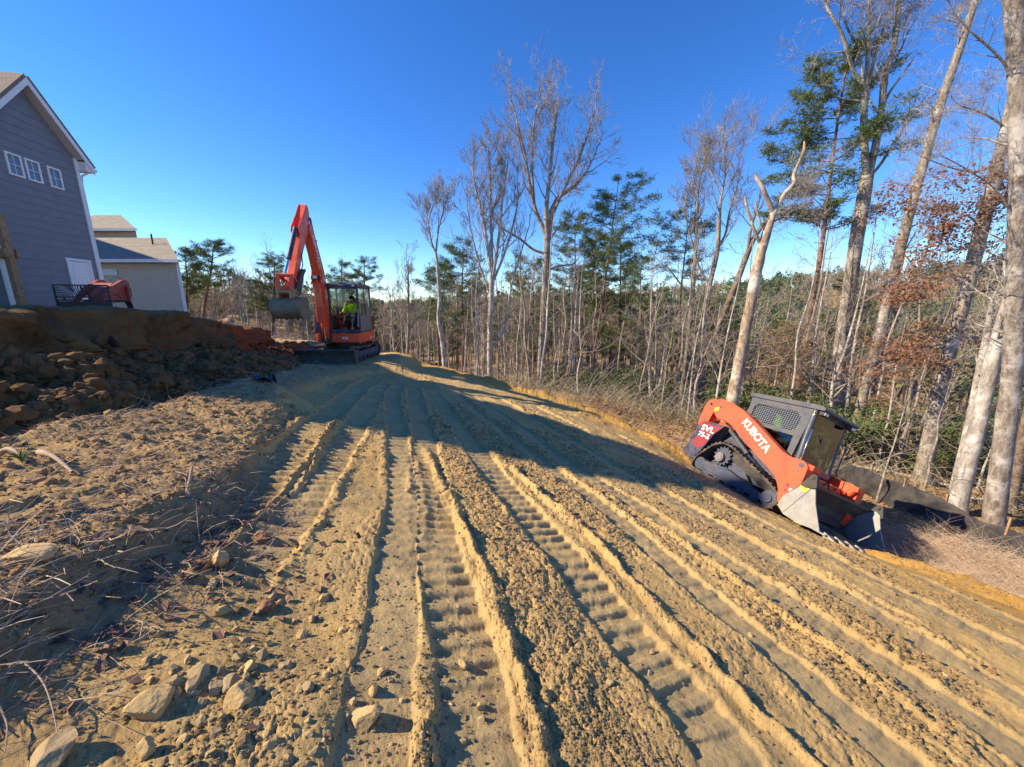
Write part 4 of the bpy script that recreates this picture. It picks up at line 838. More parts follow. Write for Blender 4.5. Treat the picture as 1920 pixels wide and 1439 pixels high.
    b=B(T); b.box((.40,-.02,2.0),(.07,.24,1.3)); b.build('cylinder_guard',m_or,bm,.02); b=B(T); b.tube([(.30,0,1.2),(.41,0,2.76)],.06,14); cy=b.build('boom_cylinder',m_or,e); b=B(T); b.tube([(.30,0,1.3),(.22,0,.72)],.032,12); b.build('rod',m_chr,cy)
    a1=Vector((.50,0,3.35));a2=Vector((.90,0,4.05)); d=(a1-a2).normalized(); uu=Vector((-d.z,0,d.x)); uu=-uu
    X=d; Yv=uu if uu.x>0 else -uu; X3=X;Y3=Vector((-.86,0,.5)); Y3=(Y3-X3*Y3.dot(X3)).normalized(); Z3=X3.cross(Y3)
    # lettering on both sides of the boom
    for s in (-1,1):
        Zs=Vector((0,s,0)); Xs=X3 if X3.cross(Y3).dot(Zs)>0 else X3; Ys=Zs.cross(Xs); Mt=Matrix(((Xs.x,Ys.x,Zs.x,.60),(Xs.y,Ys.y,Zs.y,s*(w+.003)),(Xs.z,Ys.z,Zs.z,3.66),(0,0,0,1))); text_mesh('boom_lettering','KUBOTA',.21,.001,m_wt,bm,T@Mt,.006,.95)
    b=B(T)
    for k,y in enumerate((-.07,-.02,.04,.08)): b.tube([(-.2,y,1.1),(-.235,y,1.9),(-.20,y,2.5),(-.06,y,3.05),(.2,y,3.5),(.55,y,4.1),(.62+.03*k,y,4.5),(.85,y,4.62-.04*k),(1.0,y,4.35)],.016,6)
    b.build('hydraulic_hose',m_blk,bm)
    b=B(T)
    for t in (2.6,3.3,3.9): x=-.12+(t-2.2)*.33; b.box((x-.03,0,t),(.07,.22,.03))
    b.build('hose_clamp',m_blk,bm)
    # stick cylinder (on top of the boom)
    b=B(T); b.tube([(.06,0,3.2),(.58,0,4.2)],.055,12); sc=b.build('stick_cylinder',m_or,e); b=B(T); b.tube([(.58,0,4.2),(.82,0,4.58)],.03,10); b.build('rod',m_chr,sc)
    # stick
    st=[(.80,4.62),(.92,4.78),(1.10,4.82),(1.40,4.40),(1.62,4.05),(1.72,3.6),(2.35,2.85),(2.88,2.25),(2.80,2.10),(2.62,2.10),(1.55,3.35),(1.05,3.86),(.88,4.1)]
    b=B(T); b.prism(rounded([(.80,4.62),(.86,4.78),(1.04,4.82),(1.40,4.40),(1.70,3.98),(1.84,3.72),(2.40,2.9),(2.90,2.25),(2.82,2.10),(2.68,2.10),(1.70,3.36),(1.2,3.92),(.92,4.15)],.06,3),-.085,.085); sk=b.build('stick',m_or,e,.012)
    b=B(T)
    for s in (-1,1): b.prism(rounded([(.90,4.74),(1.06,4.82),(1.4,4.46),(1.84,4.06),(1.90,3.9),(1.75,3.84),(1.2,4.22)],.05),*sorted((s*.085,s*.105)))
    b.build('stick_cheek',m_or,sk,.006)
    b=B(T); b.tube([(1.80,0,4.02),(2.55,0,3.1)],.062,14); bc=b.build('bucket_cylinder',m_navy,e); b=B(T); b.tube([(2.55,0,3.1),(2.92,0,2.66)],.032,12); b.build('rod',m_chr,bc)
    b=B(T); 
    for s in (-1,1): b.bar((2.92,s*.13,2.66),(2.6,s*.13,2.52),.03,.1,up=(0,1,0)); b.bar((2.95,s*.16,2.68),(3.05,s*.16,2.2),.03,.1,up=(0,1,0))
    b.tube([(2.93,-.19,2.66),(2.93,.19,2.66)],.05,12); b.build('bucket_link',m_or,e,.005)
    b=B(T); b.tube([(2.0,.14,3.3),(2.15,.2,3.0),(2.3,.16,2.75),(2.35,.1,2.6)],.014,6); b.build('hose',m_blk,sk)
    # thumb
    b=B(T); b.prism(rounded([(2.62,2.12),(2.72,2.3),(2.35,2.66),(2.1,2.86),(1.86,2.92),(1.82,2.86),(2.0,2.76),(2.14,2.56),(2.4,2.2)],.03),-.16,.16); b.build('thumb',m_steeld,e,.01)
    # bucket
    b=B(T); outer=rounded([(2.5,2.10),(2.92,2.12),(3.18,2.0),(3.22,1.74),(3.02,1.55),(2.4,1.56)],.12,4)[4:-4]; outer=[(2.5,2.10)]+outer+[(2.4,1.56)]; c=Vector((2.75,1.75)); inner=[tuple(Vector(p)+(c-Vector(p)).normalized()*.03) for p in outer]
    for i in range(len(outer)-1): b.prism([outer[i],outer[i+1],inner[i+1],inner[i]],-.33,.33)
    bo=b.build('bucket',m_tan,e,.004)
    for s in (-1,1): b=B(T); b.prism(outer,*sorted((s*.325,s*.35))); b.build('side_plate',m_tan,bo,.003)
    b=B(T)
    for s in (-1,1): b.prism(rounded([(2.62,2.1),(2.72,2.32),(2.84,2.32),(3.0,2.34),(3.12,2.28),(3.16,2.06)],.03),*sorted((s*.13,s*.17)))
    b.tube([(2.76,-.2,2.22),(2.76,.2,2.22)],.045,12); b.tube([(3.06,-.2,2.24),(3.06,.2,2.24)],.045,12); b.build('ear',m_brass,bo,.004)
    for k in range(5): b=B(T); y=-.28+.14*k; b.prism([(2.42,1.58),(2.2,1.62),(2.2,1.59),(2.42,1.50)],y-.03,y+.03); b.build('tooth',m_steel,bo,.003)
    p=empty('person',EO,label='operator in a yellow hi-vis shirt and dark cap seated inside the excavator cab',cat='person',group='machine operators'); p.rotation_euler=(0,0,R(-85))
    person(p,dict(pelvis=(-.02,.36,1.5),chest=(.0,.36,1.82),neck=(.03,.36,1.98),head=(.06,.36,2.11),look=(1,-.35,-.15),shl=(.01,.56,1.92),shr=(.01,.16,1.92),ell=(.12,.64,1.66),elr=(.12,.08,1.66),hal=(.24,.66,1.66),har=(.24,.06,1.66),knl=(.42,.5,1.52),knr=(.42,.24,1.52),ftl=(.55,.5,1.1),ftr=(.55,.24,1.1)),m_hv,m_jean,m_hair,'')
    e.scale=p.scale=(.96,.96,.96)
    return e
excavator()
# ---- small stand-on loader behind the bank edge ----
def compact_loader():
    M=Matrix.Translation(Vector((-13.05,12.1,-.12)))@Matrix.Rotation(R(-75),4,'Z')@Matrix.Scale(.75,4)
    e=empty('stand_on_loader',label='small red loader with black grille bucket parked between the grey house and the bank',cat='loader',mtx=M)
    mr=mat('faded_red_paint',(.36,.055,.035),.5,dust=DUST,dustamt=.25,var=.15)
    for s in (-1,1):
        rubber_track([(-.75,0),(-.85,.12),(-.7,.42),(.1,.38),(.72,.3),(.78,.12),(.65,0)],*sorted((s*.3,s*.52)),e,m_rubn,30,.02,.03)
        b=MB(); b.prism(rounded([(-.9,1.0),(-.98,1.18),(-.85,1.3),(-.55,1.28),(.2,.95),(.85,.42),(.86,.15),(.72,.15),(.62,.4),(-.1,.8),(-.6,1.05)],.06),*sorted((s*.36,s*.46))); b.build('lift_arm',mr,e,.01)
        b=MB(); b.bar((-.86,s*.41,.35),(-.88,s*.41,1.12),.1,.1); b.build('rear_post',mr,e,.01)
        b=MB(); b.tube([(-.6,s*.3,.5),(.1,s*.3,.75)],.035,10); b.build('lift_cylinder',m_blk,e)
    b=MB(); b.prism(rounded([(-.95,.35),(-1.1,.7),(-1.05,1.0),(-.85,1.12),(-.2,1.15),(.25,.8),(.3,.3)],.08,4),-.32,.32); b.build('body',mr,e,.02)
    b=MB(); b.prism(rounded([(-1.12,.55),(-1.18,.9),(-1.05,1.08),(-.95,1.08),(-.98,.5)],.05),-.36,.36); b.build('engine_cover',m_blk,e,.02)
    b=MB(); b.tube([(-.95,-.2,1.2),(-1.0,-.2,1.4),(-1.05,0,1.42),(-1.0,.2,1.4),(-.95,.2,1.2)],.015,8); b.build('handle',m_blk,e)
    # grille rake
    b=MB(); x=1.0; W_=1.72; z0,z1=.12,.98; gy=.34
    for a,c in (((x,-W_/2,z1),(x,W_/2,z1)),((x,-W_/2,z0),(x,W_/2,z0)),((x,-W_/2,.52),(x,W_/2,.52)),((x,-W_/2,.40),(x,W_/2,.40))): b.bar(a,c,.05,.05)
    for y in (-W_/2,W_/2): b.bar((x,y,z0),(x,y,z1),.05,.05)
    for k in range(4):
        z=.60+k*.09
        for s in (-1,1): b.bar((x,s*W_/2,z),(x,s*(.42+.09*(k)),z),.02,.03)
    for k in range(7):
        for s in (-1,1): yy=s*(.02+.085*k); b.bar((x,yy,.95),(x,yy*.55+s*.0,.55 if k<5 else .75),.02,.028)
    b.box((x-.02,0,.24),(.03,W_,.22))
    for k in range(4): b.box((x,-.6+.4*k,.46),(.03,.05,.1))
    b.build('grille_bucket',mat('black_steel',(.012,.013,.016),.5),e,.004)
compact_loader()
# ---------------- trees ----------------
def barkmat(name,a,b,c_,sc=5.,bump=.012):
    m=bpy.data.materials.new(name); m.use_nodes=True; n=m.node_tree; L=n.links; p=n.nodes['Principled BSDF']; p.inputs['Roughness'].default_value=.9; p.inputs['Specular IOR Level'].default_value=.15
    tc=n.nodes.new('ShaderNodeTexCoord').outputs['Object']; mp=n.nodes.new('ShaderNodeMapping'); mp.inputs['Scale'].default_value=(1,1,.22); L.new(tc,mp.inputs[0]); mv=mp.outputs[0]
    n1=noise_node(n,L,mv,sc*3.2,6,.7); n2=noise_node(n,L,tc,sc*.35,7,.7)
    c=mixc(n,L,rng(n,L,n1,.4,.6),a,b); c=mixc(n,L,rng(n,L,n2,.5,.62),c,c_); L.new(c,p.inputs['Base Color'])
    bp=n.nodes.new('ShaderNodeBump'); bp.inputs['Distance'].default_value=bump; L.new(n1,bp.inputs['Height']); L.new(bp.outputs[0],p.inputs['Normal']); return m
b_grey=barkmat('grey_oak_bark',(.33,.285,.235),(.15,.125,.10),(.48,.45,.41))
b_pale=barkmat('pale_grey_bark',(.44,.40,.35),(.25,.22,.19),(.62,.60,.56))
b_brown=barkmat('brown_bark',(.23,.165,.12),(.11,.08,.06),(.32,.27,.22))
b_red=barkmat('pine_bark',(.24,.14,.095),(.12,.075,.055),(.30,.22,.17))
b_dead=barkmat('dead_tree_bark',(.42,.33,.24),(.21,.15,.11),(.66,.60,.50),4)
b_mid=barkmat('forest_bark',(.31,.26,.205),(.17,.14,.11),(.42,.38,.32),3,.004)
b_tw=mat('fine_twigs',(.34,.28,.235),.9,spec=.1)
def leafmat(name,a,b,scale=2.2,tr=.3):
    m=bpy.data.materials.new(name); m.use_nodes=True; n=m.node_tree; L=n.links; p=n.nodes['Principled BSDF']; p.inputs['Roughness'].default_value=.75; p.inputs['Specular IOR Level'].default_value=.2
    tc=n.nodes.new('ShaderNodeNewGeometry').outputs['Position']; c=mixc(n,L,rng(n,L,noise_node(n,L,tc,scale,4,.7),.36,.64),a,b); L.new(c,p.inputs['Base Color'])
    o=n.nodes['Material Output']; t=n.nodes.new('ShaderNodeBsdfTranslucent'); L.new(c,t.inputs[0]); x=n.nodes.new('ShaderNodeMixShader'); x.inputs[0].default_value=tr; L.new(p.outputs[0],x.inputs[1]); L.new(t.outputs[0],x.inputs[2]); L.new(x.outputs[0],o.inputs[0]); return m
l_pine=leafmat('pine_needles',(.17,.215,.065),(.08,.125,.045)); l_pinec=leafmat('yellowish_pine_needles',(.21,.23,.075),(.10,.14,.05))
l_brown=leafmat('dry_oak_leaves',(.38,.20,.115),(.24,.12,.07),5); l_tan=leafmat('dry_beech_leaves',(.45,.27,.12),(.28,.15,.07),5)
class Segs:
    "a bag of tapered limb segments turned into one mesh"
    def __init__(s): s.a=[];s.b=[];s.ra=[];s.rb=[]
    def add(s,a,b,ra,rb): s.a.append(tuple(a));s.b.append(tuple(b));s.ra.append(ra);s.rb.append(rb)
    def arrays(s,n):
        A=np.array(s.a);B=np.array(s.b);ra=np.array(s.ra);rb=np.array(s.rb); T=B-A; T/=np.maximum(np.linalg.norm(T,axis=1,keepdims=True),1e-6)
        ref=np.where(np.abs(T[:,2:3])>.9,np.array([[1.,0,0]]),np.array([[0,0,1.]])); U=np.cross(T,ref);U/=np.linalg.norm(U,axis=1,keepdims=True);Wv=np.cross(T,U)
        k=np.arange(n)*2*np.pi/n; ring=U[:,None]*np.cos(k)[None,:,None]+Wv[:,None]*np.sin(k)[None,:,None]
        V=np.concatenate([A[:,None]+ring*ra[:,None,None],B[:,None]+ring*rb[:,None,None]],1).reshape(-1,3)
        i=np.arange(len(A))[:,None]*2*n; j=np.arange(n)[None]; jn=(np.arange(n)+1)%n
        F=np.stack([i+j,i+jn[None],i+n+jn[None],i+n+j],-1).reshape(-1,4); return V,F
def smooth_path(P,k=6):
    P=[Vector(p) for p in P]; out=[]
    for i in range(len(P)-1):
        a,b,c_,d=P[max(i-1,0)],P[i],P[i+1],P[min(i+2,len(P)-1)]
        for j in range(k):
            f=j/k; out.append(.5*((2*b)+(c_-a)*f+(2*a-5*b+4*c_-d)*f*f+(3*b-a-3*c_+d)*f**3))
    out.append(P[-1]); return out
def limb_mesh(parts,n=12,rough=.06,seed=0):
    "swept tubes along smooth paths with knobbly radius; parts: list of (points, radii)"
    VV=[];FF=[];base=0
    for P,Rr in parts:
        Q=smooth_path(P,8); rs=np.interp(np.linspace(0,len(P)-1,len(Q)),range(len(P)),Rr); u=None; rows=[]
        for i,q in enumerate(Q):
            t=(Q[min(i+1,len(Q)-1)]-Q[max(i-1,0)]).normalized()
            if u is None: u=t.cross(Vector((.3,1,.1))).normalized()
            u=(u-t*u.dot(t)).normalized(); w=t.cross(u); rows.append([(q+(u*math.cos(2*math.pi*k/n)+w*math.sin(2*math.pi*k/n))*float(rs[i])) for k in range(n)])
        V=np.array([[tuple(v) for v in r] for r in rows]); C=np.array([tuple(q) for q in Q])[:,None]; d=V-C
        nz=1+rough*(fbm(V[...,0]*3,V[...,2]*1.2,V[...,1]*3,o=2,seed=seed)+.6*vn(V[...,0]*9,V[...,2]*5,V[...,1]*9,seed=seed+5)); V=C+d*nz[...,None]
        m=len(Q); i=np.arange(m-1)[:,None]*n; j=np.arange(n)[None]; jn=((np.arange(n)+1)%n)[None]
        FF.append(np.stack([i+j,i+jn,i+n+jn,i+n+j],-1).reshape(-1,4)+base); VV.append(V.reshape(-1,3)); base+=m*n
    return np.concatenate(VV),np.concatenate(FF)
def grow(S,p,d,L,r,lv,rnd,up=.25,spread=.5,kids=(3,5),minr=.003,tips=None,wob=.16,shrink=.62):
    "one branch with side shoots; d unit Vector"
    n=4 if lv>1 else 3; q=Vector(p); dd=Vector(d); pts=[(q.copy(),r)]
    for i in range(n):
        dd=(dd+Vector((rnd.gauss(0,wob),rnd.gauss(0,wob),rnd.gauss(0,wob)+up*.22))).normalized(); q2=q+dd*(L/n); r2=r*(1-.75*(i+1)/n); S.add(q,q2,max(r*(1-.75*i/n),minr),max(r2,minr)); q=q2; pts.append((q.copy(),r2))
    if tips is not None and lv<=1: tips.append((q.copy(),dd.copy()))
    if lv<=0: return
    for k in range(rnd.randint(*kids)):
        t=.25+.75*rnd.random(); i=min(int(t*n),n-1); f=t*n-i; b=pts[i][0].lerp(pts[i+1][0],f); rr=max(pts[i][1]*(1-f)+pts[i+1][1]*f,minr)
        ax=dd.cross(Vector((rnd.gauss(0,1),rnd.gauss(0,1),rnd.gauss(0,1)))).normalized(); a=rnd.uniform(.6,1.25)*spread; nd=(dd*math.cos(a)+ax*math.sin(a)); nd.z+=up*.3; nd.normalize()
        grow(S,b,nd,L*shrink*rnd.uniform(.7,1.15),rr*.6,lv-1,rnd,up,spread,kids,minr,tips,wob,shrink)
def tube_np(S,n): return S.arrays(n)
def clumps(tips,rnd,per,size,sp,flat=.5,blade=None):
    "small leaf faces scattered round branch tips"
    V=[];
    N=len(tips)*per; P=np.array([tuple(t[0]) for t in tips]); P=np.repeat(P,per,0); g=np.random.RandomState(rnd.randint(0,99999)); off=g.normal(0,1,(N,3))*sp*np.array([1,1,flat]); C=P+off
    a=g.normal(0,1,(N,3)); a/=np.linalg.norm(a,axis=1,keepdims=True); b=np.cross(a,g.normal(0,1,(N,3))); b/=np.linalg.norm(b,axis=1,keepdims=True)
    s=size*g.uniform(.6,1.4,(N,1)); w=s*(blade if blade else .62)
    if blade:  # needles point outwards
        a=off/np.maximum(np.linalg.norm(off,axis=1,keepdims=True),1e-4)+.5*a; a[:,2]+=.25; a/=np.linalg.norm(a,axis=1,keepdims=True); b=np.cross(a,g.normal(0,1,(N,3))); b/=np.linalg.norm(b,axis=1,keepdims=True)
    c_=np.cross(a,b)
    V=np.stack([C-a*s*.5,C+b*w*.5+c_*w*.12,C+a*s*.5,C-b*w*.5+c_*w*.12],1).reshape(-1,3); F=np.arange(N*4).reshape(-1,4); return V,F
TB={}
def gz(x,y): return float(G(x,y))
def tree_obj(name,base,label,cat,group,trunk,crown,tm,cm,extra=None,n=12,seed=0,rough=.06):
    "trunk: parts list in world space; crown: Segs in world space"
    e=empty(name,base,label=label,cat=cat,group=group); O=np.array(tuple(base)); V,F=limb_mesh(trunk,n,.13 if name=='broken_tree' else rough,seed); mesh_np('trunk',V-O,F,tm,e)
    if crown is not None and crown.a: V,F=crown.arrays(4); mesh_np('branches',V-O,F,cm,e)
    if extra: 
        for nm,(V,F),m in extra: mesh_np(nm,V-O,F,m,e,smooth=False)
    return e
def P3(lst,Y,lean=None):
    "picture points (px,py[,dY]) to world points at depth Y"
    return [at(q[0],q[1],Y+(q[2] if len(q)>2 else 0)) for q in lst]
def wr(px,Y,q=None):
    if q is None: return px*Y/693./2
    u=(q[0]-960)/693.; return px*Y/693./2*(1.06/math.sqrt(1+u*u*.9))
def key_tree(name,Y,stems,label,tm=b_grey,cm=None,seed=1,twig=None,leaves=None,group=None,cat='bare tree',n=12):
    """stems: list of (points, widths in px at the points, twig spec or None); the first is the main trunk, rooted on the ground"""
    rnd=random.Random(seed); parts=[];S=Segs();tips=[]
    for si,(pts,ws,tw) in enumerate(stems):
        W3=P3(pts,Y); 
        if si==0:
            b=W3[0]; d=(W3[0]-W3[1]).normalized(); g=gz(b.x,b.y)
            if b.z>g: k=(b.z-g+.15)/max(-d.z,.3); W3=[b+d*k]+W3; ws=[ws[0]*1.15]+list(ws)
            W3[0].z=min(W3[0].z,gz(W3[0].x,W3[0].y)-.15)
            base=Vector((W3[0].x,W3[0].y,gz(W3[0].x,W3[0].y))); flare=W3[0].lerp(W3[1],min(1,.5/max((W3[1]-W3[0]).length,.5))); W3=[W3[0],flare]+W3[1:]; ws=[ws[0]*1.45,ws[0]*1.02]+list(ws[1:])
        # push the path a little off one plane
        if si: 
            for i in range(1,len(W3)): W3[i]=W3[i]+Vector((0,rnd.uniform(-.06,.06)*i*(Y/15)+ (rnd.choice((-1,1))*.0),0))
        qx=(pts[0][0],0); parts.append((W3,[wr(w,Y,qx) for w in ws]))
        if tw:
            lo,cnt,L,lv,up,sp=tw[:6]; Q=smooth_path(W3,4); rs=np.interp(np.linspace(0,len(W3)-1,len(Q)),range(len(W3)),[wr(w,Y,qx) for w in ws])
            for k in range(cnt):
                t=lo+(1-lo)*((k+rnd.random())/cnt); i=min(int(t*(len(Q)-1)),len(Q)-2); p=Q[i].lerp(Q[i+1],rnd.random()); d=(Q[i+1]-Q[i]).normalized(); ax=d.cross(Vector((rnd.gauss(0,1),rnd.gauss(0,1),rnd.gauss(0,1)))).normalized(); a=rnd.uniform(.5,1.2)*sp; nd=d*math.cos(a)+ax*math.sin(a)
                grow(S,p,nd.normalized(),L*rnd.uniform(.6,1.2)*(1.15-.45*t),min(float(rs[i])*.45,L*.018+.004),lv,rnd,up,sp,minr=.0045*Y/20,tips=tips)
            if len(tw)<7: grow(S,Q[-1],(Q[-1]-Q[-2]).normalized(),L*.7,float(rs[-1]),lv,rnd,up,sp*.8,minr=.0045*Y/20,tips=tips)
    ex=[]
    if leaves and tips: 
        tt=[t for t in tips if leaves[3](t[0])] if leaves[3] else tips
        if tt: ex.append(('dry_leaves',clumps(tt,rnd,leaves[0],leaves[1],leaves[2],.35),leaves[4]))
    return tree_obj(name,base,label,cat,group,parts,S,tm,cm or tm,ex,n,seed)
T_=lambda *a:a
# the tall bare tree in the middle and its neighbours
key_tree('bare_tree',26,[
 ([(1012,755),(1016,650),(1021,560),(1024,500),(1026,450)],[14,13,12,12,11],None),
 ([(1026,455),(1019,430),(1003,390),(990,330),(985,290),(972,245),(965,215)],[9,7,6,5,4,3,2],(.25,11,2.6,3,.5,.75)),
 ([(1003,390),(998,320),(1000,250),(1006,205)],[4,3.5,3,2],(.2,8,2.0,3,.5,.7)),
 ([(1026,450),(1024,400),(1028,350),(1034,290),(1040,240),(1046,195)],[10,8,6,5,4,2],(.2,13,2.5,3,.5,.75)),
 ([(1028,440),(1032,400),(1048,370),(1075,350),(1100,320),(1118,285)],[8,7,6,5,4,2],(.25,12,2.2,3,.4,.8)),
 ([(1030,445),(1038,400),(1060,350),(1085,300),(1100,255),(1110,225)],[6,5,5,4,3,2],(.25,10,2.2,3,.5,.75)),
 ([(1020,475),(1000,468),(975,448),(950,435),(925,415)],[5,4,3.5,3,2],(.4,4,1.5,2,.3,.8)),
 ([(1028,455),(1045,430),(1060,415),(1070,405)],[4,3,2.5,2],(.5,3,1.0,2,.3,.8)),
 ([(1024,510),(1045,500),(1075,495),(1085,480)],[3.5,3,2.5,1.5],(.5,3,1.2,2,.2,.8)),
 ],'tallest bare tree on the skyline, grey trunk with a wide vase-shaped crown',seed=11)
key_tree('bare_tree',22,[
 ([(919,725),(918,650),(921,560),(922,520)],[10,9,9,8],None),
 ([(922,525),(915,470),(905,410),(893,360),(888,330)],[6,5,4,3,2],(.15,12,1.9,3,.6,.6)),
 ([(922,525),(922,450),(920,380),(918,310),(916,290)],[6,5,4,3,2],(.15,13,1.8,3,.6,.6)),
 ([(923,525),(935,450),(942,380),(948,330)],[6,5,3.5,2],(.15,12,1.8,3,.6,.6)),
 ([(924,530),(948,470),(965,410),(972,370)],[5,4,3,2],(.15,10,1.7,3,.6,.6)),
 ([(921,560),(900,500),(885,440),(878,400)],[4,3.5,2.5,1.5],(.2,8,1.5,3,.6,.6)),
 ([(919,655),(945,620),(958,540),(975,480),(990,430)],[5,4,3.5,2.5,1.5],(.3,7,1.6,2,.5,.6)),
 ([(918,640),(950,600),(965,585)],[3,2.5,2],(.2,5,1.3,2,.3,.8)),
 ],'bare tree with many upright stems just left of the tallest skyline tree',tm=b_pale,cm=b_grey,seed=12)
key_tree('bare_tree',20,[
 ([(834,700),(830,650),(822,600),(824,560),(820,500),(817,470)],[7,7,6,6,5,4],None),
 ([(817,475),(808,450),(803,420),(806,395)],[3.5,3,2.5,1.5],(.1,9,1.2,3,.6,.7)),
 ([(818,470),(822,430),(830,400),(835,385)],[3.5,3,2.5,1.5],(.1,10,1.3,3,.6,.7)),
 ([(822,585),(838,570),(845,555)],[2,1.5,1],(.2,4,.8,2,.4,.8)),
 ],'slim pale crooked bare tree standing nearest to the right of the excavator',tm=b_pale,cm=b_grey,seed=13)
key_tree('bare_tree',21,[
 ([(763,682),(766,620),(766,560),(765,520)],[6,5,4,3],(.5,12,1.6,3,.5,.7)),
 ([(767,622),(785,595),(805,580)],[3.5,2.5,1.5],(.3,5,1.2,2,.4,.8)),([(765,605),(748,585),(728,562)],[2.5,2,1],(.3,5,1.0,2,.4,.8)),
 ],'small bare tree forking low, second from the excavator',tm=b_mid,seed=14)
key_tree('bare_tree',24,[
 ([(1278,745),(1290,640),(1299,550),(1304,480),(1306,430)],[9,8,7,6,5],None),
 ([(1306,440),(1308,390),(1312,340),(1318,300)],[5,4,3,2],(.1,14,2.0,3,.5,.7)),([(1303,470),(1290,430),(1285,390),(1292,350)],[4,3,2.5,1.5],(.1,10,1.7,3,.5,.7)),
 ([(1297,560),(1275,530),(1255,505),(1240,495)],[4,3,2,1.5],(.3,5,1.3,2,.3,.8)),([(1292,630),(1310,612),(1330,590),(1350,575)],[3.5,2.5,2,1.5],(.3,5,1.2,2,.3,.8)),
 ],'bare tree with thin feathery crown left of the broken dead tree',tm=b_mid,seed=15)
key_tree('bare_tree',23,[
 ([(1312,770),(1318,680),(1320,620),(1330,540),(1345,470),(1348,410)],[15,11,10,9,8,7],None),
 ([(1348,420),(1352,370),(1358,330),(1356,290)],[6,4,3,2],(.1,15,2.2,3,.5,.7)),([(1345,465),(1360,440),(1368,400),(1375,360)],[5,4,3,2],(.1,11,1.9,3,.5,.7)),([(1332,535),(1310,500),(1300,470)],[4,3,2],(.2,6,1.5,2,.4,.8)),
 ],'thick-based bare tree rising behind the red arm of the track loader',tm=b_mid,seed=16)
key_tree('leaning_tree',21,[
 ([(1310,700),(1345,620),(1375,545),(1400,480),(1415,445),(1440,410)],[10,11,11,10,8,5],(.8,5,1.2,2,.4,.7)),
 ([(1402,475),(1408,430),(1418,395)],[6,5,4],(.5,6,1.4,2,.5,.7)),([(1345,622),(1335,590),(1322,560)],[3,2.5,2],(.3,4,1.0,2,.4,.8))
 ],'dark bare tree leaning right behind the broken dead tree',tm=b_brown,seed=17,cat='bare tree')
key_tree('broken_tree',15,[
 ([(1372,760),(1383,700),(1398,620),(1413,540),(1425,480),(1440,430),(1453,395)],[26,22,20,19,18,15,12],None),
 ([(1453,395),(1470,365),(1487,345),(1495,325),(1500,290),(1507,266)],[10,8,7.5,7,6,2.5],None),
 ([(1450,400),(1440,380),(1428,352),(1420,325)],[10,9,8,6],None),
 ([(1424,455),(1412,430),(1404,395),(1400,365)],[6,5.5,5,4],None),([(1430,430),(1420,405),(1416,380)],[4,3.5,2],None),
 ([(1443,420),(1462,410),(1478,400)],[5,4,3],(.3,10,1.5,3,.4,.8)),([(1470,365),(1492,350),(1515,352)],[3,2,1.5],(.2,7,1.2,3,.4,.8)),
 ],'broken dead tree with splintered pale limbs, bark peeling off its trunk',tm=b_dead,cm=b_grey,seed=18,cat='dead tree',n=16)
key_tree('oak_tree',17,[
 ([(1560,775),(1572,680),(1590,560),(1606,450),(1618,380),(1625,330)],[31,27,25,24,24,22],None),
 ([(1624,340),(1622,270),(1620,210),(1622,165)],[14,13,12,11],None),
 ([(1622,170),(1600,130),(1575,70),(1555,30),(1535,-40)],[8,7,6,5,4],(.2,10,1.8,3,.3,.8)),
 ([(1622,170),(1628,110),(1630,50),(1634,-60)],[9,8,7,6],(.3,6,1.6,3,.3,.8)),
 ([(1620,180),(1608,100),(1590,40),(1580,-40)],[5,4.5,4,3],(.2,7,1.5,3,.3,.8)),
 ([(1626,340),(1642,280),(1652,220),(1660,150),(1672,80),(1690,-40)],[14,13,12,11,9,7],(.3,8,1.8,3,.3,.8)),
 ([(1655,200),(1672,170),(1690,140),(1703,118)],[6,5,4,3],None),([(1628,160),(1645,90),(1660,30),(1672,-40)],[6,5.5,5,4],(.3,6,1.5,3,.3,.8)),
 ([(1632,330),(1655,305),(1685,250),(1705,215),(1730,192)],[6,6,5,4,2.5],(.5,5,1.2,2,.3,.8)),
 ([(1665,120),(1690,95),(1705,60)],[5,4,2],(.3,5,1.2,3,.3,.8)),([(1612,190),(1570,180),(1540,160),(1520,145)],[3.5,3,2.5,1.5],(.4,4,1.0,2,.1,.8))
 ],'big double-stemmed grey tree behind the cab of the track loader, crown out of view',seed=19,n=16)
key_tree('leaning_tree',15,[
 ([(1598,830),(1618,740),(1645,640),(1672,530),(1700,420),(1730,310),(1765,190),(1800,90),(1835,-20)],[22,20,20,19,18,17,15,13,10],(.55,12,1.6,3,.2,1.0)),
 ([(1672,530),(1700,470),(1720,440)],[4,3,2],(.2,6,1.3,3,.3,.8)),([(1690,470),(1720,500),(1750,495)],[3,2,1.5],(.2,7,1.4,3,.1,.9))
 ],'long straight grey trunk leaning right, just right of the double-stemmed tree',seed=20,n=14)
key_tree('leaning_tree',15.5,[
 ([(1625,815),(1650,700),(1672,610),(1690,560),(1715,520),(1745,450)],[15,13,10,7,5,2],(.45,10,1.5,3,.3,.9)),
 ],'thinner leaning stem close against the long straight trunk',tm=b_mid,seed=21)
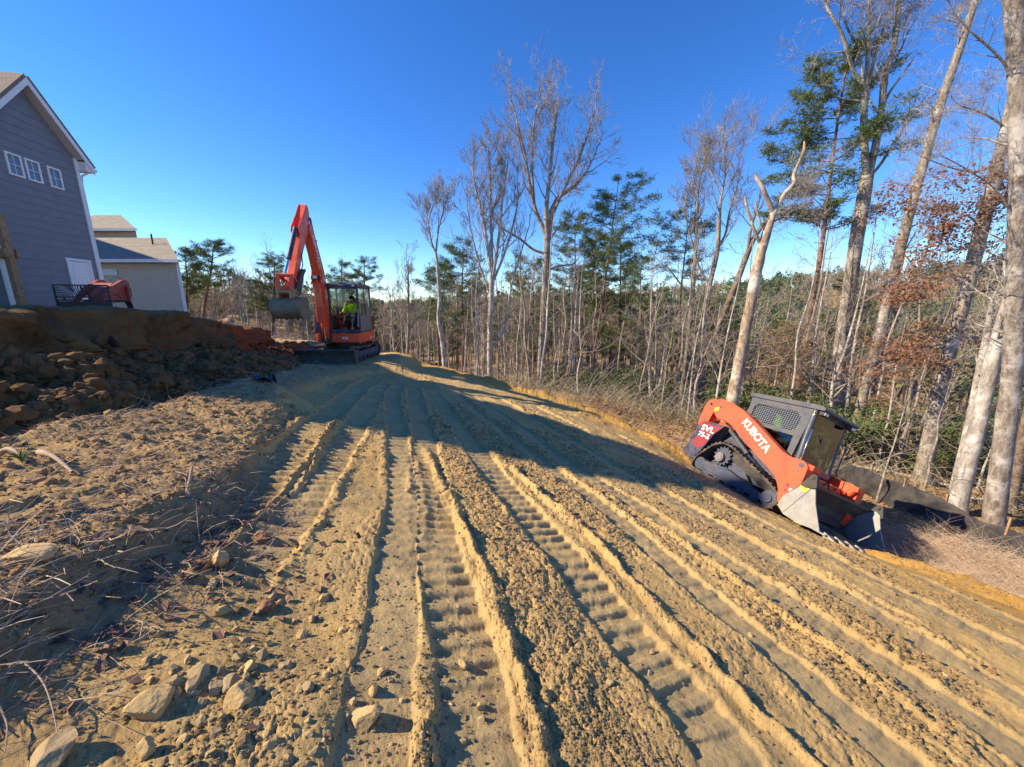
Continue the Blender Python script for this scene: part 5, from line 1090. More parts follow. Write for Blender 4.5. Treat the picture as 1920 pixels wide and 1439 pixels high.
key_tree('oak_tree',11.3,[
 ([(1728,905),(1742,830),(1760,740),(1785,640),(1808,560),(1835,450),(1858,360),(1885,250),(1915,120)],[38,32,28,27,27,26,25,22,18],(.2,0,1,1,1,1,1)),
 ([(1790,650),(1760,648),(1720,655),(1685,668)],[4,3.5,3,2],(.1,15,1.0,2,-.05,.6)),([(1790,640),(1830,632),(1870,640)],[4,3,2],(.1,12,.9,2,-.05,.6)),
 ([(1812,545),(1780,515),(1740,508),(1705,535)],[5,4,3,2],(.1,14,1.0,2,-.05,.6)),([(1812,540),(1850,500),(1890,495)],[5,4,2.5],(.1,14,.9,2,-.05,.6)),
 ([(1840,430),(1820,405),(1800,408)],[4,3,2],(.1,10,.8,2,0,.6)),([(1850,400),(1880,375),(1905,350)],[4,3,2],(.1,14,.9,2,0,.6)),([(1758,740),(1768,700),(1790,680)],[7,6,4],None),
 ([(1870,310),(1830,322),(1780,318),(1720,295)],[5,4,3,2],(.1,12,1.3,3,.1,.9)),([(1885,240),(1850,215),(1800,200)],[5,4,2],(.1,10,1.2,3,.2,.9))
 ],'oak holding layers of dry brown leaves, wide buttressed base on the leaf litter',seed=22,n=16,leaves=(6,.085,.13,lambda p:p.z<at(1800,330,11.3).z,l_brown),cat='oak tree')
key_tree('oak_tree',9.0,[
 ([(1790,968),(1812,880),(1838,780),(1860,680),(1880,600),(1895,540)],[42,37,33,30,24,16],(.6,6,1.2,3,.1,.9)),
 ],'pale grey trunk leaning right, left of the rightmost big tree',tm=b_pale,seed=23,n=16)
key_tree('oak_tree',10.2,[
 ([(1792,900),(1818,790),(1838,690),(1852,620),(1858,570)],[18,17,16,14,8],(.6,5,1.0,3,.1,.9)),
 ],'slim pale trunk pressed against the thicker leaning one',tm=b_pale,seed=24)
key_tree('oak_tree',8.5,[
 ([(1862,985),(1872,900),(1888,790),(1900,660),(1906,520),(1910,380),(1912,250),(1908,120),(1898,-20)],[50,44,42,40,38,37,36,34,30],(.45,12,1.3,3,.1,1.0)),
 ([(1906,420),(1870,360),(1820,320),(1770,300)],[5,4,3,2],(.1,12,1.1,3,.2,.9)),([(1908,160),(1870,110),(1820,60),(1790,20)],[6,5,4,3],(.1,12,1.1,3,.2,.9)),
 ],'rightmost big grey tree, full height at the edge of the picture',tm=b_grey,seed=25,n=20)
key_tree('dark_trunk',9.6,[
 ([(1893,960),(1905,900),(1918,820),(1935,740),(1950,600),(1960,300)],[26,24,24,22,20,12],None)],'dark shaded trunk half hidden behind the rightmost big tree',tm=b_brown,seed=26,cat='tree trunk')
key_tree('thin_tree',12.6,[([(1680,910),(1690,850),(1702,780),(1712,700),(1722,620),(1726,540)],[9,8.5,8,7,5,3],(.35,9,1.1,2,.1,.9))],'thin straight trunk left of the buttressed oak',tm=b_mid,seed=27)
key_tree('beech_sapling',17,[([(1475,765),(1478,720),(1482,690),(1480,650)],[4,4,3,2],(.1,30,1.5,3,.05,1.1))],'beech sapling full of dry tan leaves behind the track loader',tm=b_mid,seed=28,cat='sapling',leaves=(2,.075,.14,None,l_tan))
key_tree('beech_sapling',13.5,[([(1640,860),(1650,800),(1655,770)],[3,2.5,2],(.1,16,.9,3,.05,1.1))],'small beech sapling with dry leaves right of the loader cab',tm=b_mid,seed=29,cat='sapling',leaves=(2,.07,.12,None,l_tan))
# ---------------- pines ----------------
def pine_parts(H,r,seed,crown0=.45,spread=2.6,lean=(0,0),whorls=16,dens=30,nsize=.19,top=1.,irregular=.45,sidebias=0):
    "a pine standing at the origin: trunk path, limbs, needle clumps"
    rnd=random.Random(seed); tr=[]; 
    for i in range(7):
        t=i/6; tr.append(Vector((lean[0]*t*H+rnd.uniform(-.08,.08)*(i>0),lean[1]*t*H+rnd.uniform(-.08,.08)*(i>0),H*t-.2*(i==0))))
    rs=[r*(1.25-.2)]+[r*(1-.85*(i/6)) for i in range(1,7)]; S=Segs(); tips=[]
    for w in range(whorls):
        t=crown0+(1-crown0)*max(0,(w+rnd.uniform(-.3,.3))/whorls)**.9; t=min(max(t,.2),.985); i=min(int(t*6),5); p=tr[i].lerp(tr[i+1],t*6-i)
        prof=math.sin(min(1,(1-t)/(1-crown0)*1.15+.12)*math.pi*.62)
        for k in range(rnd.randint(2,5)):
            a=rnd.uniform(0,2*math.pi); L=spread*prof*rnd.uniform(1-irregular,1.15)*(1+sidebias*math.cos(a))+.25; d=Vector((math.cos(a),math.sin(a),rnd.uniform(-.05,.45))).normalized()
            q=p.copy();n=5; rr=max(.012,r*.28*(1-t)+.01)
            for j in range(n):
                d=(d+Vector((rnd.gauss(0,.14),rnd.gauss(0,.14),rnd.gauss(0.05,.10)))).normalized(); q2=q+d*L/n; S.add(q,q2,rr*(1-j/n*.8),rr*(1-(j+1)/n*.8)); q=q2
                if j>=1:
                    for m in range(2+int(L>1.5)):
                        dd=(d+Vector((rnd.gauss(0,.8),rnd.gauss(0,.8),rnd.gauss(.25,.35)))).normalized(); e_=q+dd*rnd.uniform(.15,.42)*(1 if L>1 else .6); S.add(q,e_,rr*.3,.005); tips.append((e_,dd))
            tips.append((q,d))
    V,F=clumps(tips,rnd,dens,nsize*.9,.12,.6,blade=.17)
    # short dead stubs below the crown
    for k in range(14):
        t=rnd.uniform(.25,crown0+.05); i=min(int(t*6),5); p=tr[i].lerp(tr[i+1],t*6-i); a=rnd.uniform(0,6.28); L=rnd.uniform(.3,1.1); q=p+Vector((math.cos(a),math.sin(a),rnd.uniform(-.2,.3)))*L; S.add(p,q,.018,.006)
    return tr,rs,S,(V,F)
def pine(x,y,top_z,r,seed,label,group=None,mat_=l_pine,**kw):
    g=gz(x,y); H=top_z-g; tr,rs,S,(V,F)=pine_parts(H,r,seed,**kw); e=empty('pine_tree',(x,y,g),label=label,cat='pine tree',group=group)
    v,f=limb_mesh([(tr,rs)],10,.05,seed); mesh_np('trunk',v,f,b_red,e); v,f=S.arrays(4); mesh_np('branches',v,f,b_red,e); mesh_np('crown',V,F,mat_,e,smooth=False); return e
def pine_at(px_base,px_top,py_top,Y,w,seed,label,**kw):
    a=at(px_base,700,Y);t=at(px_top,py_top,Y); g=gz(a.x,Y); b=at(px_base,700,Y); H=t.z-g; kw.setdefault('lean',((t.x-a.x)/H,0)); return pine(a.x,Y,t.z,w*Y/693/2,seed,label,**kw)
pine_at(1108,1176,335,26,7,41,'leaning pine with broad ragged dark crown right of the tallest bare tree',crown0=.5,spread=2.7,whorls=14,lean=None or (.085,0),irregular=.6,sidebias=.35)
pine_at(1500,1592,105,18,13,42,'tall pine with its crown behind the double-stemmed grey tree',crown0=.58,spread=2.5,whorls=16,irregular=.6,dens=40)
pine_at(868,868,458,30,7,43,'rounded pine behind the many-stemmed bare tree',crown0=.5,spread=2.4,whorls=16)
pine_at(822,822,488,30,6,44,'narrow pine behind the slim pale crooked tree',crown0=.5,spread=1.7,whorls=13)
pine_at(1080,1080,405,33,6,45,'slender upright pine just right of the tallest bare tree',crown0=.5,spread=2.3,whorls=17)
pine_at(1060,1128,445,35,6,46,'upright pine between the slender one and the leaning one',crown0=.55,spread=2.1,whorls=15)
pine_at(1165,1165,448,34,7,47,'bushy pine behind the leaning pine',crown0=.5,spread=2.2,whorls=14)
pine_at(1195,1205,485,31,6,48,'lower bushy pine right of the leaning pine',crown0=.5,spread=2.0,whorls=12)
pine_at(1270,1290,395,27,6,49,'thin wind-bent pine tangled with the feathery bare tree',crown0=.66,spread=2.6,whorls=11,irregular=.7,sidebias=-.3)
pine_at(1000,1000,480,34,6,50,'wide low pine behind the trunk of the tallest bare tree',crown0=.5,spread=2.7,whorls=13)
pine_at(395,402,455,40,7,51,'tallest pine between the beige house and the excavator',crown0=.4,spread=2.3,whorls=14,irregular=.6)
pine_at(365,350,470,36,6,52,'pine standing closest to the beige house',crown0=.35,spread=1.7,whorls=14,irregular=.5)
pine_at(520,515,483,42,7,53,'pine directly behind the excavator bucket',crown0=.3,spread=2.2,whorls=16,mat_=l_pinec)
pine_at(640,640,492,42,6,54,'pine showing left behind the excavator cab',crown0=.3,spread=2.0,whorls=14)
pine_at(683,683,483,44,7,55,'pine showing above the excavator cab roof',crown0=.3,spread=2.4,whorls=16,mat_=l_pinec)
# ---------------- loose things on the soil ----------------
PHI=(1+5**.5)/2
def ico():
    v=[(-1,PHI,0),(1,PHI,0),(-1,-PHI,0),(1,-PHI,0),(0,-1,PHI),(0,1,PHI),(0,-1,-PHI),(0,1,-PHI),(PHI,0,-1),(PHI,0,1),(-PHI,0,-1),(-PHI,0,1)]
    f=[(0,11,5),(0,5,1),(0,1,7),(0,7,10),(0,10,11),(1,5,9),(5,11,4),(11,10,2),(10,7,6),(7,1,8),(3,9,4),(3,4,2),(3,2,6),(3,6,8),(3,8,9),(4,9,5),(2,4,11),(6,2,10),(8,6,7),(9,8,1)]
    v=np.array(v,float); return v/np.linalg.norm(v,axis=1,keepdims=True),np.array(f)
def subd(V,F):
    V=[tuple(v) for v in V]; cache={}
    def mid(a,b):
        k=(min(a,b),max(a,b))
        if k not in cache: p=np.array(V[a])+np.array(V[b]); p/=np.linalg.norm(p); cache[k]=len(V); V.append(tuple(p))
        return cache[k]
    out=[]
    for a,b,c_ in F: x,y,z=mid(a,b),mid(b,c_),mid(c_,a); out+=[(a,x,z),(b,y,x),(c_,z,y),(x,y,z)]
    return np.array(V),np.array(out)
IV,IF=ico()
def scatter_clods(name,n,seed,rmin,rmax,smin,smax,keep,m,azr=(-58,58),pw=2.2):
    g=np.random.RandomState(seed); r=np.exp(g.uniform(math.log(rmin),math.log(rmax),n)); a=np.radians(g.uniform(*azr,n)); x=r*np.sin(a);y=r*np.cos(a)
    k=keep(x,y,g); x=x[k];y=y[k];r=r[k]; z=surf(x,y); s=smin*(smax/smin)**(g.uniform(0,1,len(x))**pw)*np.clip(r/3.2,.55,1.5)
    V=IV[None]*(1+g.uniform(-.32,.32,(len(x),12,1))); sc=np.stack([g.uniform(.7,1.35,len(x)),g.uniform(.7,1.35,len(x)),g.uniform(.5,.95,len(x))],-1)*s[:,None]
    th=g.uniform(0,6.28,len(x)); V=V*sc[:,None]; c_,s_=np.cos(th)[:,None],np.sin(th)[:,None]; X=V[...,0]*c_-V[...,1]*s_;Y=V[...,0]*s_+V[...,1]*c_
    V=np.stack([X+x[:,None],Y+y[:,None],V[...,2]+(z+s*.25)[:,None]],-1).reshape(-1,3); F=(IF[None]+np.arange(len(x))[:,None,None]*12).reshape(-1,3)
    o=mesh_np(name,V,F,m,smooth=False); return tag(o,kind='stuff')
SOIL=GROUND.data.materials[0]
def keep_road(x,y,g):
    comp=np.zeros(len(x)); b=np.zeros(len(x))
    h,comp,straw,ed,t,berm,inr=detail(x,y)
    pr=(.05+.75*ss(-.1,.55,vn(x*.9+3,y*.5,seed=31)+.45*vn(x*3,y*2,seed=33)+.25*vn(x*11,y*9,seed=36))+11*berm)*(1-.9*comp*(berm<.01))+.3*np.exp(-(((x+1.0)/.7)**2+((y-1.5)/.6)**2)); q_,_s,_l=polyd(x,y,[(-.95,4.8),(-.32,3.5),(.02,2.6),(.22,2.0),(.42,1.3),(.6,.5)]); pr=np.maximum(pr,.9*np.exp(-(q_/.24)**2)*(1-.8*comp)); pr=pr*(1-.5*straw)*inr
    return g.uniform(0,1,len(x))<pr
scatter_clods('soil_crumbs',120000,5,.95,9.5,.0035,.015,keep_road,SOIL)
tag(scatter_clods('soil_clods',2600,6,1.1,8,.010,.028,keep_road,SOIL,pw=2.8))
def keep_dark(x,y,g): return (led_d(x,y)>-.1)&(toe_d(x,y)<.2)&(g.uniform(0,1,len(x))<.6)
m_dk=mat('brown_topsoil_clod',(.30,.19,.10),.95,var=.35,scale=14,bump=.006,bscale=60,spec=.1)
scatter_clods('topsoil_clods',9000,7,1.3,7,.006,.032,keep_dark,m_dk,azr=(-62,-15),pw=2.6)
# rubble at the foot of the bank
def bank_rubble():
    g=np.random.RandomState(8); me=BANK.data; n=len(me.vertices); co=np.empty(n*3,np.float32); me.vertices.foreach_get('co',co); co=co.reshape(-1,3)
    nn=230; rows=n//nn; ii=g.randint(60,rows-60,9000); jj=(g.beta(1.4,2.2,9000)*nn*.55).astype(int)+4; P=co[ii*nn+jj]; s=.012*(8)**(g.uniform(0,1,len(P))**2.6)
    V1,F1=subd(IV,IF); V=V1[None]*(1+.28*vn(V1[None,:,0]*1.6+P[:,:1]*9,V1[None,:,1]*1.6+P[:,1:2]*9,V1[None,:,2]*1.6,seed=9)+g.uniform(-.2,.2,(len(P),len(V1))))[...,None]
    sc=np.stack([g.uniform(.7,1.3,len(P)),g.uniform(.7,1.3,len(P)),g.uniform(.6,1.0,len(P))],-1)*s[:,None]; V=V*sc[:,None]; th=g.uniform(0,6.28,len(P)); c_,s_=np.cos(th)[:,None],np.sin(th)[:,None]
    V=np.stack([V[...,0]*c_-V[...,1]*s_+P[:,:1],V[...,0]*s_+V[...,1]*c_+P[:,1:2],V[...,2]+P[:,2:3]+s[:,None]*.25],-1).reshape(-1,3); F=(F1[None]+np.arange(len(P))[:,None,None]*len(V1)).reshape(-1,3)
    o=mesh_np('bank_rubble',V,F,BANK.data.materials[0],smooth=False,attr=np.tile(np.array([[.1,0,.5,1]],np.float32),(len(V),1))); tag(o,kind='stuff')
bank_rubble()
# ---- stones one could pick up ----
m_st=mat('tan_stone',(.44,.31,.14),.85,var=.22,scale=11,bump=.004,bscale=70,dust=(.46,.33,.15),dustamt=.7,spec=.15)
m_st2=mat('grey_brown_stone',(.31,.235,.13),.85,var=.22,scale=11,bump=.004,bscale=70,dust=(.42,.30,.14),dustamt=.7,spec=.15)
S1,S2=subd(IV,IF);S1,S2=subd(S1,S2);S3V,S3F=subd(S1,S2)
def hitp(px,py):
    d=at(px,py,1.0); t=np.concatenate([np.arange(.5,14,.004)]); P=np.array(tuple(d))[None]*t[:,None]; gg=P[:,2]-G(P[:,0],P[:,1]); i=int(np.argmax(gg<0)); q=P[i]; k=surf(q[0],q[1])[0]
    # refine on the detailed surface
    t2=np.arange(max(t[i]-.35,.3),t[i]+.35,.004); P2=np.array(tuple(d))[None]*t2[:,None]; gg=P2[:,2]-surf(P2[:,0],P2[:,1]); j=int(np.argmax(gg<0)) if (gg<0).any() else 0; return Vector(P2[j])
def stone(px,py,wpx,label,seed,asp=(1,.8,.65),m=m_st,name='stone',cat='stone',group='loose stones in the lower left foreground',sharp=.5,rot=None,sink=.25,V0=None,n=0):
    g=np.random.RandomState(seed); p=hitp(px,py); dep=p.y*math.cos(R(11.8))-p.z*math.sin(R(11.8)); sz=wpx*dep/693/2*1.08*dep/math.hypot(dep,p.x*.8); V=S3V.copy(); F=S3F
    # chop with random planes for flat facets
    for k in range(int(9+sharp*9)):
        d=g.normal(0,1,3); d/=np.linalg.norm(d); h=g.uniform(.50,.80) if sharp>.3 else g.uniform(.78,.95); dd=V@d; V=V-np.maximum(dd-h,0)[:,None]*d[None]
    V=V*(1+.07*fbm(V[:,0]*2+seed,V[:,1]*2,V[:,2]*2,o=3,seed=seed))[:,None]; V=V*np.array(asp)*sz/np.abs(V[:,0]).max()
    o=mesh_np(name,V,F,m,smooth=False); o.location=p+Vector((0,0,sz*asp[2]*(1-sink*2)*.6)); o.rotation_euler=rot if rot else (g.uniform(-.25,.25),g.uniform(-.25,.25),g.uniform(0,3.1))
    md=o.modifiers.new('bevel','BEVEL'); md.width=sz*.03; md.segments=1; md.limit_method='ANGLE'; md.angle_limit=R(25)
    return tag(o,label,cat,group)
stone(290,1325,86,'largest angular tan block standing tilted in the lower left stone patch',1,(1,.85,.8),sharp=.95,rot=(.35,-.3,.5),sink=.15)
stone(682,1352,74,'flat-topped rough stone lying alone left of the bottom centre',2,(1,.7,.62),sharp=.8,rot=(0,.05,.1))
stone(455,1312,58,'rounded tan stone right of the largest angular block',3,(1,.85,.75),sharp=.4)
stone(375,1262,58,'flat oblong stone just above the pile beside the largest block',4,(1,.6,.5),m=m_st2,sharp=.7,rot=(0,.15,-.3))
stone(362,1290,48,'grey stone touching the upper right side of the largest block',5,(1,.8,.8),m=m_st2,sharp=.6)
stone(328,1282,36,'small grey stone against the top of the largest block',6,(1,.9,.8),m=m_st2)
stone(405,1292,34,'dark wedge of stone between the rounded stone and the grey one',7,(1,.7,.6),m=m_st2)
stone(432,1287,44,'half buried flat stone above the rounded stone',8,(1,.7,.5),m=m_st2)
stone(276,1412,46,'pointed tan stone standing on end near the bottom edge',9,(.8,.8,1.15),sharp=.8,rot=(0,0,.4))
stone(512,1398,32,'small bright rounded stone at the bottom, right of the pointed one',10,(1,.9,.9))
stone(96,1425,100,'large dusty half buried rock in the bottom left corner',11,(1,.7,.5),m=m_st2,sharp=.5)
stone(470,1252,34,'light stone on its own above the rounded tan stone',12,(1,.8,.8))
stone(414,1150,36,'tan rounded stone at the top of the stone patch',13,(1,.85,.85))
stone(398,1098,40,'flat pale slab stone below the clay lump',14,(1,.5,.3),sink=.2)
stone(700,1300,30,'tan stone above the flat-topped rough stone',15,(.9,.8,1))
stone(716,1262,24,'small tan stone furthest up above the flat-topped one',16)
stone(1020,530+800,20,'pebble at the foot of the long ridge',17)
stone(290,1238,34,'dark flat stone at the upper left of the stone patch',18,(1,.7,.5),m=m_st2)
rs=random.Random(5)
for k in range(157):
    if k<110: px,py=rs.gauss(440,120),rs.gauss(1290,85)
    elif k<145: px,py=rs.gauss(700,110),rs.gauss(1340,70)
    else: px,py=rs.uniform(950,1850),rs.uniform(1180,1420)
    if not(20<px<1890 and 1080<py<1436): continue
    stone(px,py,rs.uniform(9,24)*(1.1 if k<90 else .8),'small tan stone among the loose soil clods in the foreground',100+k,(1,rs.uniform(.6,.95),rs.uniform(.5,.9)),m=rs.choice((m_st,m_st2)),group='small stones scattered over the foreground')
stone(412,1060,46,'elongated ochre clay lump sticking up at the edge of the stone patch',31,(.7,.6,1.3),sharp=.6,rot=(.5,.55,.2),name='clay_lump',cat='clay lump',group=None,m=mat('ochre_clay',(.47,.33,.15),.9,var=.2,scale=9,bump=.004,bscale=50))
stone(368,818,58,'dark clod of turf lying alone on the sunlit straw',32,(1,.55,.42),sharp=.3,name='turf_clod',cat='clod',group=None,m=m_dk)
stone(50,1045,130,'long yellowish slab of clay at the left edge of the straw',33,(1,.5,.32),sharp=.5,rot=(.05,.0,.2),name='clay_slab',cat='clay slab',group=None,m=mat('ochre_clay',(.47,.33,.15)))
stone(135,950,40,'round clod on the straw near the left edge',34,(1,.9,.8),name='clod',cat='clod',group=None,m=m_dk,sharp=.3)
stone(500,1143,34,'reddish brown clod just right of the stone patch top',35,(1,.9,.9),name='clod',cat='clod',group=None,m=mat('red_brown_clod',(.24,.12,.06),.95,var=.3,scale=15,bump=.006,bscale=60),sharp=.3)
stone(490,1010,32,'reddish clod at the lower end of the widest cleat track',36,(1,.8,.7),name='clod',cat='clod',group=None,m=mat('red_brown_clod',(.24,.12,.06)),sharp=.3)
stone(236,770,52,'brown root lump at the foot of the bank, catching the sun',37,(.8,.7,1.2),name='root_lump',cat='clod',group=None,m=m_dk,sharp=.3)
stone(1565,490+500,26,'clod by the bucket',38,name='clod',cat='clod',group=None,m=m_dk)
# soil pushed up in front of the loader bucket
for k,(px,py,w) in enumerate(((1560,985,30),(1585,1000,34),(1610,1008,30),(1635,1018,36),(1650,1028,26),(1600,985,24))):
    stone(px,py,w,'lump of ochre soil heaped in the mouth of the loader bucket',400+k,(1,.8,.75),name='soil_lump',cat='clod',group='soil heaped in front of the loader bucket',m=mat('ochre_soil_lump',(.34,.22,.08),.95,var=.3,scale=12,bump=.008,bscale=40),sharp=.4)
# ---- straw, roots, twigs, leaves ----
m_straw=mat('dry_straw',(.48,.36,.22),.85,var=.35,scale=6,spec=.1); m_twig=mat('grey_twig',(.34,.25,.18),.85,var=.3,scale=6); m_root=mat('pale_wood',(.40,.28,.17),.8,var=.3,scale=12,bump=.003,bscale=50)
def fibres(name,n,seed,area,ln,rad,m,keep,lift=.5):
    g=np.random.RandomState(seed); S=Segs(); x=g.uniform(area[0],area[1],n);y=g.uniform(area[2],area[3],n); k=keep(x,y,g); x=x[k];y=y[k]; z=surf(x,y)
    for i in range(len(x)):
        a=g.uniform(0,6.28); L=g.uniform(*ln); tl=g.normal(0,.28)*lift+.06; p=np.array([x[i],y[i],z[i]+g.uniform(.0,.02)]); d=np.array([math.cos(a),math.sin(a),tl]); r=rad*g.uniform(.6,1.5)
        q=p+d*L*.5+g.normal(0,.08*L,3); e=q+d*L*.5+g.normal(0,.14*L,3); S.add(p,q,r,r); S.add(q,e,r,r*.6)
    V,F=S.arrays(3); return tag(mesh_np(name,V,F,m,smooth=False),kind='stuff')
kst=lambda x,y,g:(led_d(x,y)>-.08)&(toe_d(x,y)<.05)&(g.uniform(0,1,len(x))<.25+.75*(vn(x*2,y*2,seed=77)>-.1))
fibres('dry_straw',17000,21,(-4.4,-1.3,.8,6.2),(.03,.12),.0014,m_straw,kst)
fibres('dry_stalks',90,22,(-3.2,-1.3,.9,2.6),(.10,.30),.0014,mat('pale_stalk',(.58,.47,.32),.8),lambda x,y,g:(led_d(x,y)>.0)&(np.hypot(x,y)>1.5),1.2)
fibres('tangled_stalks',150,25,(-2.7,-1.95,1.15,1.75),(.10,.28),.0016,mat('pale_stalk',(.58,.47,.32),.8),lambda x,y,g:x<9,2.2)
fibres('rootlets',1500,23,(-2.6,-.9,.95,2.6),(.04,.2),.0016,m_twig,lambda x,y,g:(led_d(x,y)>-.45)&(led_d(x,y)<.6),.9)
fibres('bank_roots',1300,24,(-5.4,-4.0,2.4,9.5),(.06,.3),.003,m_twig,lambda x,y,g:(toe_d(x,y)>-.5)&(toe_d(x,y)<.3),1.2)
def branch(name,pts,r,label,m=m_root,cat='branch',up=.03):
    W3=[hitp(*p[:2])+Vector((0,0,p[2] if len(p)>2 else up)) for p in pts]; V,F=limb_mesh([(W3,list(np.linspace(r,r*.4,len(W3))))],8,.3 if cat=='wood chunk' else .15,3); return tag(mesh_np(name,V,F,m),label,cat)
branch('branch',[(15,1265,.02),(45,1262,.05),(85,1300,.06),(105,1350,.05),(118,1425,.02)],.0035,'thin bare twig bending down the lower left corner',m=m_twig)
branch('branch',[(0,1330,.02),(20,1380,.04),(14,1425,.03)],.003,'short twig at the lowest left edge',m=m_twig)
branch('branch',[(374,1020,.0),(376,1000,.12),(377,985,.18)],.004,'upright straw stub above the ochre clay lump')
branch('wood_chunk',[(78,858,.04),(105,872,.06),(138,893,.03)],.022,'splintered pale piece of wood on the straw at the left',cat='wood chunk')
branch('branch',[(0,856,.02),(25,858,.06),(55,872,.02)],.022,'grey stick at the left edge below the bank',m=m_twig)
branch('branch',[(350,932,.0),(358,918,.05),(366,905,.12)],.018,'short dark stub of root standing at the edge of the straw',m=m_twig)
branch('branch',[(250,745,.1),(222,748,.22),(205,735,.3)],.008,'forked rootlets on the root lump',m=m_root)
branch('plastic_strip',[(520,668,.12),(560,676,.12),(600,686,.10),(640,700,.05)],.022,'long grey plastic edging strip left in the rubble before the blade',m=mat('grey_plastic',(.28,.28,.27),.5),cat='plastic strip')
def sheet(name,px,py,w,h,label,m,seed):
    p=hitp(px,py); g=np.random.RandomState(seed); n=16; u,v=np.meshgrid(np.linspace(-.5,.5,n),np.linspace(-.5,.5,n)); X=u*w+.03*vn(u*5,v*5,seed=seed);Y=v*h; Z=.10*vn(u*4+seed,v*4,seed=seed+1)+.05*vn(u*9,v*9,seed=seed+2)+.10
    V=np.stack([X+p.x,Y+p.y,Z+p.z],-1).reshape(-1,3); i=np.arange(n-1)[:,None]*n+np.arange(n-1)[None]; F=np.stack([i,i+1,i+1+n,i+n],-1).reshape(-1,4); o=mesh_np(name,V,F,m); sd=o.modifiers.new('s','SOLIDIFY'); sd.thickness=.003; return tag(o,label,'plastic sheet')
m_bp=mat('dusty_blue_plastic',(.10,.13,.18),.4,dust=DUST if 'DUST' in globals() else (.3,.2,.1),dustamt=.5)
sheet('plastic_sheet',412,716,.35,.3,'crumpled blue grey plastic in the rubble left of the excavator',m_bp,1); sheet('plastic_sheet',470,724,.75,.3,'longer dark plastic scrap right beside the crumpled one',mat('dark_plastic',(.03,.035,.045),.4),2); sheet('plastic_sheet',14,770,.5,.35,'grey plastic sheet showing at the left edge under the bank',mat('grey_plastic',(.28,.28,.27)),3)
def leaves(name,n,seed,gen,size,m):
    g=np.random.RandomState(seed); x,y=gen(g,n); z=surf(x,y)+.008; N=len(x); th=g.uniform(0,6.28,N); s=size*g.uniform(.6,1.4,N); U=np.stack([np.cos(th),np.sin(th),g.normal(0,.3,N)],-1)*s[:,None]; W_=np.stack([-np.sin(th),np.cos(th),g.normal(0,.35,N)],-1)*s[:,None]*.55; C=np.stack([x,y,z],-1); up=np.array([0,0,1.])*s[:,None]*.3
    V=np.stack([C-U,C-W_+up*.6,C+U,C+W_+up],1).reshape(-1,3); F=np.arange(N*4).reshape(-1,4); return tag(mesh_np(name,V,F,m,smooth=False),kind='stuff')
leaves('fallen_leaves',240,31,lambda g,n:(g.normal(-1.75,.28,n),g.normal(1.75,.4,n)),.03,mat('dark_fallen_leaf',(.16,.085,.06),.8,var=.4,scale=9))
def gl(g,n): r=np.exp(g.uniform(math.log(7),math.log(30),n));a=np.radians(g.uniform(12,62,n));x=r*np.sin(a);y=r*np.cos(a);k=edge_d(x,y)>.35;return x[k],y[k]
leaves('leaf_litter',26000,32,gl,.06,l_tan)
g0=hitp(42,868); S=Segs(); rg=random.Random(4)
for k in range(26): a=rg.uniform(0,6.28);d=Vector((math.cos(a)*.35,math.sin(a)*.35,1)).normalized(); L=rg.uniform(.06,.13); S.add(g0,g0+d*L*.6,.003,.003); S.add(g0+d*L*.6,g0+d*L+Vector((math.cos(a),math.sin(a),0))*.03,.003,.001)
V,F=S.arrays(3); tag(mesh_np('grass_tuft',V,F,mat('green_grass',(.10,.16,.03),.7)),'small green grass tuft beside the stick at the left edge','grass')
# ---------------- the woods beyond ----------------
def proto_tree(kind,seed):
    rnd=random.Random(seed); S=Segs(); H=rnd.uniform(8.5,12.5); r=rnd.uniform(.06,.12)
    ln=rnd.uniform(-.06,.06); tr=[Vector((ln*H*t+rnd.uniform(-.12,.12)*(t>0),rnd.uniform(-.1,.1)*(t>0),H*t-.25*(t==0))) for t in (0,.17,.34,.5,.67,.84,1)]; rs=[r*(1-.86*i/6) for i in range(7)]; rs[0]=r*1.25
    Q=smooth_path(tr,4); nb=rnd.randint(9,15)
    for k in range(nb):
        t=rnd.uniform(.22 if kind==0 else .4,.98); i=min(int(t*(len(Q)-1)),len(Q)-2); p=Q[i]; a=rnd.uniform(0,6.28); el=rnd.uniform(.2,.9) if kind<2 else rnd.uniform(.7,1.2); d=Vector((math.cos(a)*math.cos(el),math.sin(a)*math.cos(el),math.sin(el)))
        grow(S,p,d,(1.1-t)*rnd.uniform(2.0,3.6)+.5,r*(1-.8*t)*.5,2,rnd,.25,.75,(2,4),.0065,None,.2)
    v,f=limb_mesh([(tr,rs)],7,.05,seed); tm=mesh_np('trunk',v,f,rnd.choice((b_mid,b_pale,b_grey,b_pale)),link_it=False); v,f=S.arrays(3); return tm,mesh_np('branches',v,f,b_tw if kind!=1 else b_mid,link_it=False),H
def place_copies(protos,spots,name,labelf,cat,group,zoff=0):
    for (x,y,s,rz,pi) in spots:
        tm,bm_,H=protos[pi]; e=empty(name,(x,y,gz(x,y)+zoff),(rf.gauss(0,.045),rf.gauss(0,.045),rz),label=labelf,cat=cat,group=group); e.scale=(s,s,s)
        for nm,me in (('trunk',tm),('branches' if cat!='pine tree' else 'crown',bm_)):
            if me is None: continue
            for q in (me if isinstance(me,(list,tuple)) else [me]): o=bpy.data.objects.new(nm if not isinstance(me,(list,tuple)) else q.name,q); link(o,e)
PR=[proto_tree(k%3,200+k) for k in range(9)]
rf=random.Random(77)
